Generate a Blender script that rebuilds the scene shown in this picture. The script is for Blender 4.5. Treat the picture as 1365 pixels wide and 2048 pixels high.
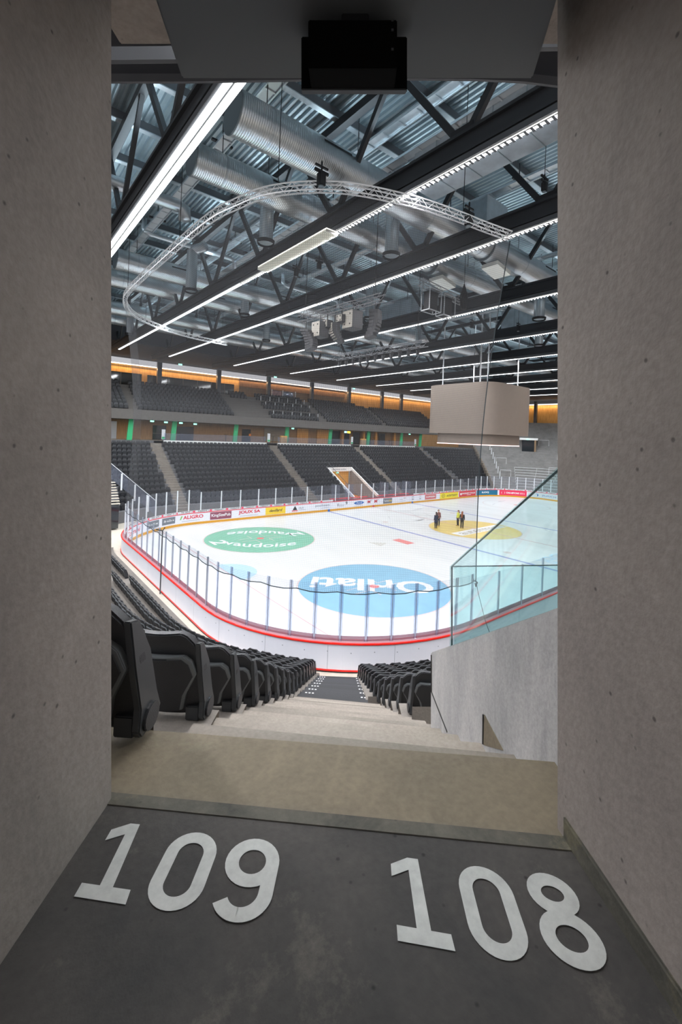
import bpy, bmesh, math, random
from mathutils import Vector, Matrix
random.seed(4)
PI = math.pi
for o in list(bpy.data.objects):
    bpy.data.objects.remove(o)
COL = bpy.context.scene.collection
SC = bpy.context.scene

# ------------------------------------------------------------------ camera
YAW, ROLL, FPX = 0.872, 0.03971, 884.236
CX, CY = 710.875, 872.936
CAM = Vector((-7.858, -25.972, 8.776))
FW = Vector((math.cos(YAW), math.sin(YAW), 0))
R0 = Vector((math.sin(YAW), -math.cos(YAW), 0))
U0 = Vector((0, 0, 1))
RR = R0 * math.cos(ROLL) + U0 * math.sin(ROLL)
UU = -R0 * math.sin(ROLL) + U0 * math.cos(ROLL)
cam = bpy.data.cameras.new('camera')
co = bpy.data.objects.new('camera', cam)
COL.objects.link(co)
M = Matrix.Identity(4)
for i in range(3):
    M[i][0] = RR[i]; M[i][1] = UU[i]; M[i][2] = -FW[i]; M[i][3] = CAM[i]
co.matrix_world = M
cam.sensor_fit = 'VERTICAL'
cam.sensor_height = 36.0
cam.lens = 36.0 * FPX / 2048.0
cam.shift_x = -(CX - 682.5) / 2048.0
cam.shift_y = (CY - 1024.0) / 2048.0
cam.clip_start = 0.05
cam.clip_end = 400
SC.camera = co

# ------------------------------------------------------------------ look, world, lights
SC.view_settings.view_transform = 'Standard'
SC.view_settings.look = 'None'
SC.view_settings.gamma = 1
SC.view_settings.exposure = 0.64
SC.view_settings.use_curve_mapping = False
w = bpy.data.worlds.new('world')
SC.world = w
w.use_nodes = True
w.node_tree.nodes['Background'].inputs[0].default_value = (0.80, 0.80, 0.84, 1)
w.node_tree.nodes['Background'].inputs[1].default_value = 0.42

def area(name, loc, sx, sy, power, color, rot=(0, 0, 0)):
    l = bpy.data.lights.new(name, 'AREA')
    l.shape = 'RECTANGLE'; l.size = sx; l.size_y = sy; l.energy = power; l.color = color
    o = bpy.data.objects.new(name, l)
    o.location = loc; o.rotation_euler = rot
    COL.objects.link(o)
    return o
TRUSS_X = [-3.7, 2.85, 8.0, 15.8, 24.0, 32.0, 40.0, 48.0, 56.0, 64.0]
LEDZ = 17.0
for x in TRUSS_X:
    area('led_line_light', (x, 11.7, LEDZ - 0.03), 0.12, 29.0, 1100, (0.90, 0.95, 1.0))
    area('led_line_light', (x, -14.8, LEDZ - 0.03), 0.10, 24.0, 1300 if x < 20 else 900, (0.97, 0.97, 1.0))
    area('roof_fill', (x + .45, 0, 20.1), 0.15, 52.0, 400, (0.72, 0.9, 1.0), (PI, 0, 0))  # fill lights added above the truss chords to brighten the roof
# unseen lamp lines added behind and beside the doorway to brighten the near stands
for x in (-11.5, -19.0):
    area('led_line_light', (x, -4.0, LEDZ - 0.03), 0.16, 52.0, 3600, (0.95, 0.96, 1.0))
area('led_line_light', (14.0, -31.0, LEDZ - 0.03), 60.0, 0.2, 3000, (0.95, 0.96, 1.0))
# warm cove lights over the timber walls
area('cove_light', (28, 38.75, 16.98), 84, 0.06, 1100, (1.0, 0.66, 0.36), (math.radians(-20), 0, 0))
area('cove_light', (83.9, 0, 16.98), 0.06, 70, 600, (1.0, 0.66, 0.36), (0, math.radians(-20), 0))
area('concourse_light', (28, 33.6, 9.6), 80, 0.12, 520, (1.0, 0.74, 0.45))
# unseen fill light added behind the viewer to brighten the passage
area('passage_fill', tuple(CAM - FW * 2.6 + U0 * 1.5), 1.6, 0.5, 28, (1.0, 0.96, 0.9),
     (0, 0, YAW - PI / 2))

# ------------------------------------------------------------------ materials
MATS = {}
def mat(name, col, rough=0.6, metal=0.0, noise=0.0, nscale=4.0, bump=0.0, bscale=30.0, emis=None, es=0.0, alpha=1.0, spec=0.5, dark=None, stretch=(1, 1, 1), coord='Object'):
    if name in MATS: return MATS[name]
    m = bpy.data.materials.new(name)
    m.use_nodes = True
    nt = m.node_tree; N = nt.nodes; L = nt.links
    b = N['Principled BSDF']
    b.inputs['Base Color'].default_value = (*col, 1)
    b.inputs['Roughness'].default_value = rough
    b.inputs['Metallic'].default_value = metal
    b.inputs['Specular IOR Level'].default_value = spec
    b.inputs['Alpha'].default_value = alpha
    if emis:
        b.inputs['Emission Color'].default_value = (*emis, 1)
        b.inputs['Emission Strength'].default_value = es
    if noise > 0 or bump > 0:
        tc = N.new('ShaderNodeTexCoord'); mp = N.new('ShaderNodeMapping')
        mp.inputs['Scale'].default_value = stretch
        L.new(tc.outputs[coord], mp.inputs[0])
    if noise > 0:
        n1 = N.new('ShaderNodeTexNoise'); n1.inputs['Scale'].default_value = nscale
        n1.inputs['Detail'].default_value = 8; n1.inputs['Roughness'].default_value = 0.65
        L.new(mp.outputs[0], n1.inputs['Vector'])
        cr = N.new('ShaderNodeValToRGB')
        d = dark or tuple(c * (1 - noise) for c in col)
        li = tuple(min(1, c * (1 + noise * 0.6)) for c in col)
        cr.color_ramp.elements[0].position = 0.32; cr.color_ramp.elements[0].color = (*d, 1)
        cr.color_ramp.elements[1].position = 0.68; cr.color_ramp.elements[1].color = (*li, 1)
        L.new(n1.outputs['Fac'], cr.inputs[0])
        L.new(cr.outputs[0], b.inputs['Base Color'])
    if bump > 0:
        n2 = N.new('ShaderNodeTexNoise'); n2.inputs['Scale'].default_value = bscale
        n2.inputs['Detail'].default_value = 5
        L.new(mp.outputs[0], n2.inputs['Vector'])
        bp = N.new('ShaderNodeBump'); bp.inputs['Strength'].default_value = bump; bp.inputs['Distance'].default_value = 0.02
        L.new(n2.outputs['Fac'], bp.inputs['Height']); L.new(bp.outputs[0], b.inputs['Normal'])
    MATS[name] = m
    return m

def concrete(name, col, col2, scale=1.2, pits=True, stain=None, coord='Object', streak=(1, 1, 0.5)):
    """cast concrete: cloudy tone, fine grain, air holes, stains"""
    m = bpy.data.materials.new(name); m.use_nodes = True
    nt = m.node_tree; N = nt.nodes; L = nt.links; b = N['Principled BSDF']
    b.inputs['Roughness'].default_value = 0.78
    b.inputs['Specular IOR Level'].default_value = 0.3
    tc = N.new('ShaderNodeTexCoord'); mp = N.new('ShaderNodeMapping'); mp.inputs['Scale'].default_value = streak
    L.new(tc.outputs[coord], mp.inputs[0])
    n1 = N.new('ShaderNodeTexNoise'); n1.inputs['Scale'].default_value = scale; n1.inputs['Detail'].default_value = 9; n1.inputs['Roughness'].default_value = 0.68
    n1.inputs['Distortion'].default_value = 0.6
    L.new(mp.outputs[0], n1.inputs['Vector'])
    cr = N.new('ShaderNodeValToRGB')
    cr.color_ramp.elements[0].position = 0.3; cr.color_ramp.elements[0].color = (*col2, 1)
    cr.color_ramp.elements[1].position = 0.7; cr.color_ramp.elements[1].color = (*col, 1)
    L.new(n1.outputs['Fac'], cr.inputs[0])
    n3 = N.new('ShaderNodeTexNoise'); n3.inputs['Scale'].default_value = 45; n3.inputs['Detail'].default_value = 4
    L.new(tc.outputs[coord], n3.inputs['Vector'])
    mx = N.new('ShaderNodeMixRGB'); mx.blend_type = 'OVERLAY'; mx.inputs[0].default_value = 0.22
    L.new(cr.outputs[0], mx.inputs[1]); L.new(n3.outputs['Fac'], mx.inputs[2])
    out = mx.outputs[0]
    if stain:
        n4 = N.new('ShaderNodeTexNoise'); n4.inputs['Scale'].default_value = 2.3; n4.inputs['Detail'].default_value = 10; n4.inputs['Roughness'].default_value = 0.75
        L.new(tc.outputs[coord], n4.inputs['Vector'])
        c4 = N.new('ShaderNodeValToRGB'); c4.color_ramp.elements[0].position = 0.56; c4.color_ramp.elements[1].position = 0.74
        c4.color_ramp.elements[1].color = (0.6, 0.6, 0.6, 1)
        L.new(n4.outputs['Fac'], c4.inputs[0])
        m4 = N.new('ShaderNodeMixRGB'); m4.inputs[2].default_value = (*stain, 1)
        L.new(c4.outputs[0], m4.inputs[0]); L.new(out, m4.inputs[1]); out = m4.outputs[0]
    if pits:
        v = N.new('ShaderNodeTexVoronoi'); v.inputs['Scale'].default_value = 14; v.inputs['Randomness'].default_value = 1
        L.new(tc.outputs[coord], v.inputs['Vector'])
        c2 = N.new('ShaderNodeValToRGB'); c2.color_ramp.elements[0].position = 0.05; c2.color_ramp.elements[0].color = (0.25, 0.25, 0.25, 1)
        c2.color_ramp.elements[1].position = 0.11; c2.color_ramp.elements[1].color = (1, 1, 1, 1)
        L.new(v.outputs['Distance'], c2.inputs[0])
        m5 = N.new('ShaderNodeMixRGB'); m5.blend_type = 'MULTIPLY'; m5.inputs[0].default_value = 0.8
        L.new(out, m5.inputs[1]); L.new(c2.outputs[0], m5.inputs[2]); out = m5.outputs[0]
    L.new(out, b.inputs['Base Color'])
    bp = N.new('ShaderNodeBump'); bp.inputs['Strength'].default_value = 0.25; bp.inputs['Distance'].default_value = 0.01
    L.new(n3.outputs['Fac'], bp.inputs['Height']); L.new(bp.outputs[0], b.inputs['Normal'])
    MATS[name] = m
    return m

def vary(name, lo, hi):
    nt = MATS[name].node_tree; N = nt.nodes; L = nt.links; b = N['Principled BSDF']
    src = b.inputs['Base Color'].links[0].from_socket if b.inputs['Base Color'].links else None
    oi = N.new('ShaderNodeObjectInfo'); mr = N.new('ShaderNodeMapRange'); mr.inputs[3].default_value = lo; mr.inputs[4].default_value = hi
    L.new(oi.outputs['Random'], mr.inputs[0])
    mx = N.new('ShaderNodeMixRGB'); mx.blend_type = 'MULTIPLY'; mx.inputs[0].default_value = 1
    if src: L.new(src, mx.inputs[1])
    else: mx.inputs[1].default_value = b.inputs['Base Color'].default_value
    L.new(mr.outputs[0], mx.inputs[2]); L.new(mx.outputs[0], b.inputs['Base Color'])

def glassy(name, tint, fac=0.10, opacity=0.0, col=(0.8, 0.85, 0.9), rough=0.03):
    """thin clear sheet: tinted transparency with a weak mirror on top"""
    m = bpy.data.materials.new(name); m.use_nodes = True
    nt = m.node_tree; N = nt.nodes; L = nt.links; N.clear()
    o = N.new('ShaderNodeOutputMaterial'); t = N.new('ShaderNodeBsdfTransparent'); t.inputs[0].default_value = (*tint, 1)
    g = N.new('ShaderNodeBsdfGlossy'); g.inputs['Roughness'].default_value = rough; g.inputs[0].default_value = (1, 1, 1, 1)
    d = N.new('ShaderNodeBsdfDiffuse'); d.inputs[0].default_value = (*col, 1)
    a = N.new('ShaderNodeMixShader'); a.inputs[0].default_value = opacity
    L.new(t.outputs[0], a.inputs[1]); L.new(d.outputs[0], a.inputs[2])
    f = N.new('ShaderNodeLayerWeight'); f.inputs[0].default_value = fac
    fm = N.new('ShaderNodeMath'); fm.operation = 'MINIMUM'; fm.inputs[1].default_value = 0.10; L.new(f.outputs['Fresnel'], fm.inputs[0])
    b = N.new('ShaderNodeMixShader'); L.new(fm.outputs[0], b.inputs[0])
    L.new(a.outputs[0], b.inputs[1]); L.new(g.outputs[0], b.inputs[2])
    L.new(b.outputs[0], o.inputs[0])
    MATS[name] = m
    return m

def spiral_metal():
    m = mat('galvanized_spiral', (0.62, 0.66, 0.69), rough=0.30, metal=1.0)
    nt = m.node_tree; N = nt.nodes; L = nt.links; b = N['Principled BSDF']
    tc = N.new('ShaderNodeTexCoord'); wv = N.new('ShaderNodeTexWave'); wv.bands_direction = 'X'
    wv.inputs['Scale'].default_value = 4.0; wv.inputs['Distortion'].default_value = 0.0
    L.new(tc.outputs['Object'], wv.inputs[0])
    cr = N.new('ShaderNodeValToRGB'); cr.color_ramp.elements[0].position = 0.75; cr.color_ramp.elements[1].position = 1.0
    L.new(wv.outputs[0], cr.inputs[0])
    bp = N.new('ShaderNodeBump'); bp.inputs['Strength'].default_value = 0.6; bp.inputs['Distance'].default_value = 0.02
    L.new(cr.outputs[0], bp.inputs['Height']); L.new(bp.outputs[0], b.inputs['Normal'])
    n = N.new('ShaderNodeTexNoise'); n.inputs['Scale'].default_value = 1.3; n.inputs['Detail'].default_value = 6
    L.new(tc.outputs['Object'], n.inputs[0])
    c2 = N.new('ShaderNodeValToRGB'); c2.color_ramp.elements[0].color = (0.50, 0.55, 0.58, 1); c2.color_ramp.elements[1].color = (0.75, 0.78, 0.80, 1)
    L.new(n.outputs[0], c2.inputs[0]); L.new(c2.outputs[0], b.inputs['Base Color'])
    return m

def net_mat():
    """knotless netting: fine square mesh, open in between"""
    m = bpy.data.materials.new('netting'); m.use_nodes = True
    nt = m.node_tree; N = nt.nodes; L = nt.links; N.clear()
    o = N.new('ShaderNodeOutputMaterial'); t = N.new('ShaderNodeBsdfTransparent')
    d = N.new('ShaderNodeBsdfDiffuse'); d.inputs[0].default_value = (0.11, 0.11, 0.115, 1)
    tl = N.new('ShaderNodeBsdfTranslucent'); tl.inputs[0].default_value = (0.11, 0.11, 0.115, 1)
    am = N.new('ShaderNodeMixShader'); am.inputs[0].default_value = 0.4
    L.new(d.outputs[0], am.inputs[1]); L.new(tl.outputs[0], am.inputs[2])
    uv = N.new('ShaderNodeUVMap'); sp = N.new('ShaderNodeSeparateXYZ'); L.new(uv.outputs[0], sp.inputs[0])
    outs = []
    for ax in (0, 1):
        mu = N.new('ShaderNodeMath'); mu.operation = 'MULTIPLY'; mu.inputs[1].default_value = 2 * PI / 0.07
        L.new(sp.outputs[ax], mu.inputs[0])
        si = N.new('ShaderNodeMath'); si.operation = 'SINE'; L.new(mu.outputs[0], si.inputs[0])
        mr = N.new('ShaderNodeMapRange'); mr.inputs[1].default_value = -0.6; mr.inputs[2].default_value = 1.0
        mr.inputs[3].default_value = 0.05; mr.inputs[4].default_value = 0.30
        L.new(si.outputs[0], mr.inputs[0]); outs.append(mr.outputs[0])
    mx = N.new('ShaderNodeMath'); mx.operation = 'MAXIMUM'; L.new(outs[0], mx.inputs[0]); L.new(outs[1], mx.inputs[1])
    a = N.new('ShaderNodeMixShader'); L.new(mx.outputs[0], a.inputs[0]); L.new(t.outputs[0], a.inputs[1]); L.new(am.outputs[0], a.inputs[2])
    L.new(a.outputs[0], o.inputs[0])
    MATS['netting'] = m
    return m

def wood_mat(name, c1, c2, sx=6.0):
    m = bpy.data.materials.new(name); m.use_nodes = True
    nt = m.node_tree; N = nt.nodes; L = nt.links; b = N['Principled BSDF']; b.inputs['Roughness'].default_value = 0.6
    tc = N.new('ShaderNodeTexCoord'); mp = N.new('ShaderNodeMapping'); mp.inputs['Scale'].default_value = (sx, sx, 0.6)
    L.new(tc.outputs['Object'], mp.inputs[0])
    n = N.new('ShaderNodeTexNoise'); n.inputs['Scale'].default_value = 1.5; n.inputs['Detail'].default_value = 6
    L.new(mp.outputs[0], n.inputs[0])
    cr = N.new('ShaderNodeValToRGB'); cr.color_ramp.elements[0].position = .35; cr.color_ramp.elements[1].position = .65
    cr.color_ramp.elements[0].color = (*c1, 1); cr.color_ramp.elements[1].color = (*c2, 1)
    L.new(n.outputs[0], cr.inputs[0]); L.new(cr.outputs[0], b.inputs['Base Color'])
    MATS[name] = m
    return m

concrete('wall_concrete', (0.30, 0.26, 0.235), (0.20, 0.175, 0.16), 1.6, coord='Generated' if False else 'Object')
concrete('parapet_concrete', (0.46, 0.445, 0.43), (0.25, 0.25, 0.25), 1.6, pits=False, streak=(1.6, 1.6, 0.45))
concrete('stair_concrete', (0.30, 0.265, 0.225), (0.20, 0.175, 0.15), 1.1, pits=False, stain=(0.20, 0.18, 0.15), streak=(1, 1, 1))
concrete('near_tier_concrete', (0.24, 0.215, 0.19), (0.15, 0.135, 0.12), 0.9, pits=False, streak=(1, 1, 1))
concrete('tier_concrete', (0.30, 0.29, 0.28), (0.20, 0.195, 0.19), 0.7, pits=False, streak=(1, 1, 1))
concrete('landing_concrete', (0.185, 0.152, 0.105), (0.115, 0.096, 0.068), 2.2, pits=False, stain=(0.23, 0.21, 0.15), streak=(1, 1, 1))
concrete('painted_floor', (0.060, 0.055, 0.050), (0.027, 0.0265, 0.026), 2.0, pits=True, stain=(0.16, 0.145, 0.12), streak=(1, 1, 1))
concrete('ledge_concrete', (0.105, 0.098, 0.078), (0.040, 0.040, 0.034), 4.0, pits=True, stain=(0.27, 0.235, 0.13), streak=(1, 1, 1))
mat('numeral_paint', (0.37, 0.38, 0.36), 0.6, noise=0.16, nscale=22)
mat('seat_black', (0.016, 0.017, 0.020), 0.42, bump=0.15, bscale=160, spec=0.5)
mat('seat_panel_black', (0.020, 0.021, 0.024), 0.55, bump=0.2, bscale=200)
mat('seat_rim', (0.035, 0.038, 0.042), 0.3)
mat('rim_highlight', (0.13, 0.14, 0.145), 0.35)  # paler colour paints the highlight along the rear panel's edges
mat('steel_dark', (0.035, 0.037, 0.042), 0.45, 0.3)
mat('steel_black', (0.012, 0.012, 0.014), 0.5)
mat('steel_grey', (0.10, 0.105, 0.115), 0.5, 0.3)
mat('steel_white', (0.62, 0.64, 0.66), 0.35, 0.4)
mat('alu', (0.80, 0.81, 0.83), 0.4, 0.15)
mat('post_grey', (0.40, 0.44, 0.52), 0.35, 0.4)
mat('post_white', (0.75, 0.77, 0.80), 0.4, 0.2)
mat('deck_metal', (0.40, 0.47, 0.51), 0.38, 0.75, noise=0.15, nscale=0.6)
mat('galvanized', (0.55, 0.60, 0.64), 0.35, 0.8, noise=0.2, nscale=1.2)
mat('duct_cap', (0.16, 0.19, 0.21), 0.5, 0.4)
spiral_metal()
net_mat()
mat('rope', (0.02, 0.03, 0.035), 0.7)
mat('board_white', (0.80, 0.81, 0.88), 0.30, noise=0.04, nscale=0.5)
mat('ad_white', (0.66, 0.67, 0.69), 0.35)
mat('rail_red', (0.85, 0.015, 0.008), 0.3, emis=(1.0, 0.03, 0.0), es=0.0)
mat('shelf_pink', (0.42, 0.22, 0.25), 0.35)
mat('kick_yellow', (0.72, 0.34, 0.01), 0.4)
mat('red', (0.68, 0.03, 0.05), 0.4)
mat('pink_red', (0.80, 0.03, 0.10), 0.4)
mat('white', (0.85, 0.85, 0.86), 0.4)
mat('black', (0.015, 0.015, 0.015), 0.5)
mat('yellow', (0.90, 0.75, 0.02), 0.4)
mat('amber', (0.90, 0.62, 0.03), 0.4)
mat('blue', (0.02, 0.13, 0.42), 0.4)
mat('teal_blue', (0.01, 0.16, 0.28), 0.4)
mat('maroon', (0.26, 0.06, 0.10), 0.4)
mat('ad_grey', (0.16, 0.18, 0.21), 0.4)
mat('text_grey', (0.28, 0.30, 0.34), 0.4)
mat('green', (0.03, 0.42, 0.16), 0.5)
mat('green_ad', (0.25, 0.5, 0.08), 0.5)
mat('orange', (0.85, 0.28, 0.03), 0.5)
mat('ice', (0.66, 0.68, 0.685), 0.28, noise=0.09, nscale=0.5, stretch=(1, 0.35, 1), spec=0.4)
mat('ice_green', (0.17, 0.43, 0.31), 0.35, noise=0.10, nscale=1.0)
mat('ice_blue', (0.16, 0.37, 0.52), 0.35, noise=0.08, nscale=1.0)
mat('ice_yellow', (0.66, 0.50, 0.14), 0.35, noise=0.10, nscale=1.2)
mat('ice_line_blue', (0.20, 0.24, 0.50), 0.4)
mat('ice_line_red', (0.55, 0.32, 0.33), 0.4)
mat('ice_ring', (0.60, 0.50, 0.48), 0.4)
mat('ice_red', (0.62, 0.16, 0.16), 0.4)
mat('ice_crease', (0.38, 0.56, 0.68), 0.4)
mat('ice_white', (0.72, 0.74, 0.76), 0.4)
mat('ice_text_blue', (0.50, 0.66, 0.78), 0.4)
mat('ice_text_grey', (0.36, 0.34, 0.26), 0.4)
mat('ice_scuff', (0.60, 0.61, 0.63), 0.4, noise=0.3, nscale=3)
mat('floor_beige', (0.62, 0.56, 0.47), 0.6, noise=0.1)
mat('black_step', (0.022, 0.022, 0.025), 0.55, bump=0.1)
mat('dark_tier', (0.13, 0.13, 0.135), 0.7, noise=0.15, nscale=1)
mat('fascia_dark', (0.12, 0.11, 0.10), 0.7, noise=0.1)
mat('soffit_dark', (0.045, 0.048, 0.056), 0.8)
mat('stripe_white', (0.88, 0.88, 0.86), 0.5)
mat('soffit_panel', (0.12, 0.13, 0.14), 0.7)
mat('box_black', (0.0035, 0.0035, 0.0035), 0.8, spec=0.1)
mat('led_bright', (1, 1, 1), 0.5, emis=(0.93, 0.97, 1.0), es=3.0)
mat('led_dim', (0.9, 0.9, 0.85), 0.5, emis=(1.0, 0.97, 0.9), es=0.9)
mat('louver', (0.80, 0.80, 0.74), 0.4)
mat('led_warm', (1, 1, 1), 0.5, emis=(1.0, 0.86, 0.72), es=2.2)
mat('led_pink', (1, 1, 1), 0.5, emis=(1.0, 0.55, 0.50), es=1.6)
mat('exit_green', (0.1, 0.8, 0.5), 0.5, emis=(0.35, 1.0, 0.75), es=1.4)
mat('screen_face', (0.235, 0.185, 0.15), 0.55, noise=0.04, nscale=2)
mat('speaker_black', (0.06, 0.06, 0.064), 0.6)
mat('truss_grey', (0.30, 0.30, 0.31), 0.4, 0.3)
mat('speaker_tan', (0.42, 0.39, 0.34), 0.6)
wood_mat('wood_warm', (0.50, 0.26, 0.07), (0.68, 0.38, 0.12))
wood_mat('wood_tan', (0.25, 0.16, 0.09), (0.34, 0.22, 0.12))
wood_mat('wood_brown', (0.09, 0.05, 0.03), (0.24, 0.12, 0.05), 14.0)
mat('window_dark', (0.02, 0.025, 0.03), 0.08, spec=0.8)
mat('skin', (0.62, 0.40, 0.30), 0.55)
mat('cloth_navy', (0.02, 0.028, 0.06), 0.85)
mat('cloth_black', (0.02, 0.02, 0.024), 0.85)
mat('cloth_lime', (0.62, 0.66, 0.10), 0.85)
mat('cloth_brown', (0.20, 0.08, 0.07), 0.85)
mat('hair_auburn', (0.30, 0.09, 0.03), 0.6)
mat('hair_dark', (0.04, 0.025, 0.02), 0.6)
mat('hair_brown', (0.16, 0.07, 0.035), 0.6)
mat('shoe_tan', (0.5, 0.36, 0.12), 0.6)
glassy('rink_glass', (0.965, 0.97, 0.985), 0.06, 0.035, (0.62, 0.66, 0.78))
glassy('glass_base_reflection', (0.80, 0.66, 0.70), 0.05, 0.45, (0.38, 0.24, 0.28))  # pinkish tint paints the red rail's reflection low on the panes
glassy('post_clear', (0.84, 0.86, 0.92), 0.05, 0.16, (0.30, 0.34, 0.46))
glassy('guard_glass', (0.83, 0.93, 0.93), 0.12, 0.02, (0.7, 0.9, 0.92))
glassy('far_guard', (0.85, 0.87, 0.92), 0.1, 0.06, (0.7, 0.75, 0.9))
mat('glass_edge', (0.01, 0.03, 0.035), 0.2)

vary('stair_concrete', .68, 1.15); vary('black_step', .5, 1.3)
# ------------------------------------------------------------------ mesh helpers
class MB:
    def __init__(s): s.v = []; s.f = []
    def box(s, x0, x1, y0, y1, z0, z1, M=None):
        b = len(s.v)
        P = [(x, y, z) for z in (z0, z1) for y in (y0, y1) for x in (x0, x1)]
        if M: P = [tuple(M @ Vector(p)) for p in P]
        s.v += P
        s.f += [tuple(b + i for i in q) for q in ((0, 2, 3, 1), (4, 5, 7, 6), (0, 1, 5, 4), (2, 6, 7, 3), (0, 4, 6, 2), (1, 3, 7, 5))]
        return s
    def bar(s, a, b, w, h=None, up=None):
        """rectangular bar from a to b"""
        a = Vector(a); b = Vector(b); h = h or w
        d = (b - a).normalized()
        u = Vector(up) if up else (Vector((0, 0, 1)) if abs(d.z) < 0.95 else Vector((1, 0, 0)))
        x = d.cross(u).normalized(); y = x.cross(d).normalized()
        n = len(s.v)
        for p in (a, b):
            for sx, sy in ((-1, -1), (1, -1), (1, 1), (-1, 1)):
                s.v.append(tuple(p + x * (sx * w / 2) + y * (sy * h / 2)))
        s.f += [(n, n + 3, n + 2, n + 1), (n + 4, n + 5, n + 6, n + 7)] + [(n + i, n + (i + 1) % 4, n + 4 + (i + 1) % 4, n + 4 + i) for i in range(4)]
        return s
    def tube(s, pts, r, seg=8, cap=True):
        pts = [Vector(p) for p in pts]
        rs = r if isinstance(r, (list, tuple)) else [r] * len(pts)
        n = len(s.v); prev = None
        for i, p in enumerate(pts):
            d = (pts[min(i + 1, len(pts) - 1)] - pts[max(i - 1, 0)]).normalized()
            if prev is None:
                u = Vector((0, 0, 1)) if abs(d.z) < 0.9 else Vector((1, 0, 0))
                x = d.cross(u).normalized()
            else:
                x = (prev - d * prev.dot(d)).normalized()
            prev = x; y = d.cross(x)
            for k in range(seg):
                t = 2 * PI * k / seg
                s.v.append(tuple(p + (x * math.cos(t) + y * math.sin(t)) * rs[i]))
        for i in range(len(pts) - 1):
            for k in range(seg):
                a = n + i * seg + k; b = n + i * seg + (k + 1) % seg
                s.f.append((a, b, b + seg, a + seg))
        if cap:
            s.f.append(tuple(n + k for k in range(seg))[::-1])
            s.f.append(tuple(n + (len(pts) - 1) * seg + k for k in range(seg)))
        return s
    def prism(s, poly, fn, h):
        """poly in 2D; fn(u,v,t) -> 3D with t in {0,h}"""
        n = len(s.v); k = len(poly)
        s.v += [tuple(fn(u, v, 0)) for u, v in poly] + [tuple(fn(u, v, h)) for u, v in poly]
        s.f += [tuple(range(n, n + k))[::-1], tuple(range(n + k, n + 2 * k))]
        s.f += [(n + i, n + (i + 1) % k, n + k + (i + 1) % k, n + k + i) for i in range(k)]
        return s
    def sweep(s, prof, path, closed=False):
        """prof: list of (offset, z); path: function list of points f(o)->(x,y)"""
        n = len(s.v); m = len(prof)
        for g in path:
            for o_, z in prof:
                x, y = g(o_); s.v.append((x, y, z))
        for i in range(len(path) - (0 if closed else 1)):
            j = (i + 1) % len(path)
            for k in range(m - 1):
                a = n + i * m + k; b = n + j * m + k
                s.f.append((a, a + 1, b + 1, b))
        return s
    def add(s, vs, fs):
        n = len(s.v); s.v += [tuple(v) for v in vs]; s.f += [tuple(n + i for i in f) for f in fs]
        return s
    def mesh(s, name, m, smooth=False, bevel=0):
        me = bpy.data.meshes.new(name); me.from_pydata(s.v, [], s.f)
        me.materials.append(MATS[m] if isinstance(m, str) else m)
        bm = bmesh.new(); bm.from_mesh(me); bmesh.ops.recalc_face_normals(bm, faces=bm.faces)
        if bevel:
            bmesh.ops.bevel(bm, geom=[e for e in bm.edges if len(e.link_faces) == 2 and e.calc_face_angle(0) > 0.5], offset=bevel, segments=2, affect='EDGES', clamp_overlap=True)
        bm.to_mesh(me); bm.free()
        if smooth:
            for p in me.polygons: p.use_smooth = True
        return me
    def build(s, name, m, parent=None, smooth=False, bevel=0, **kw):
        o = bpy.data.objects.new(name, s.mesh(name, m, smooth, bevel))
        COL.objects.link(o)
        if parent: o.parent = parent
        for k, v in kw.items(): o[k] = v
        return o
def smooth_by_angle(o, ang=35):
    me = o.data
    bm = bmesh.new(); bm.from_mesh(me)
    for f in bm.faces: f.smooth = True
    for e in bm.edges:
        e.smooth = not (len(e.link_faces) == 2 and e.calc_face_angle(0) > math.radians(ang))
    bm.to_mesh(me); bm.free()
def empty(name, loc, label=None, cat=None, group=None, rz=0):
    o = bpy.data.objects.new(name, None); COL.objects.link(o)
    o.location = loc; o.rotation_euler = (0, 0, rz); o.empty_display_size = 0.1
    if label: tag(o, label, cat, group)
    return o
def tag(o, label, cat, group=None):
    o['label'] = label; o['category'] = cat
    if group: o['group'] = group
    return o
def struct(o): o['kind'] = 'structure'; return o
def copy_tree(o, parent=None):
    c = o.copy(); COL.objects.link(c)
    if parent: c.parent = parent
    for ch in o.children: copy_tree(ch, c)
    return c
TXT = {}
def text_geo(s, bold=0.0, spacing=1.0, res=3):
    key = (s, bold, spacing)
    if key in TXT: return TXT[key]
    cu = bpy.data.curves.new('lettering', 'FONT'); cu.body = s; cu.offset = bold; cu.space_character = spacing; cu.resolution_u = res
    o = bpy.data.objects.new('lettering', cu); COL.objects.link(o)
    dg = bpy.context.evaluated_depsgraph_get(); dg.update()
    me = bpy.data.meshes.new_from_object(o.evaluated_get(dg))
    vs = [tuple(v.co[:2]) for v in me.vertices]; fs = [tuple(p.vertices) for p in me.polygons]
    COL.objects.unlink(o); bpy.data.objects.remove(o); bpy.data.curves.remove(cu); bpy.data.meshes.remove(me)
    xs = [v[0] for v in vs]; ys = [v[1] for v in vs]
    x0, x1, y0, y1 = min(xs), max(xs), min(ys), max(ys)
    vs = [((x - x0) / (x1 - x0), (y - y0) / (y1 - y0)) for x, y in vs]
    TXT[key] = (vs, fs)
    return TXT[key]

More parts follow.
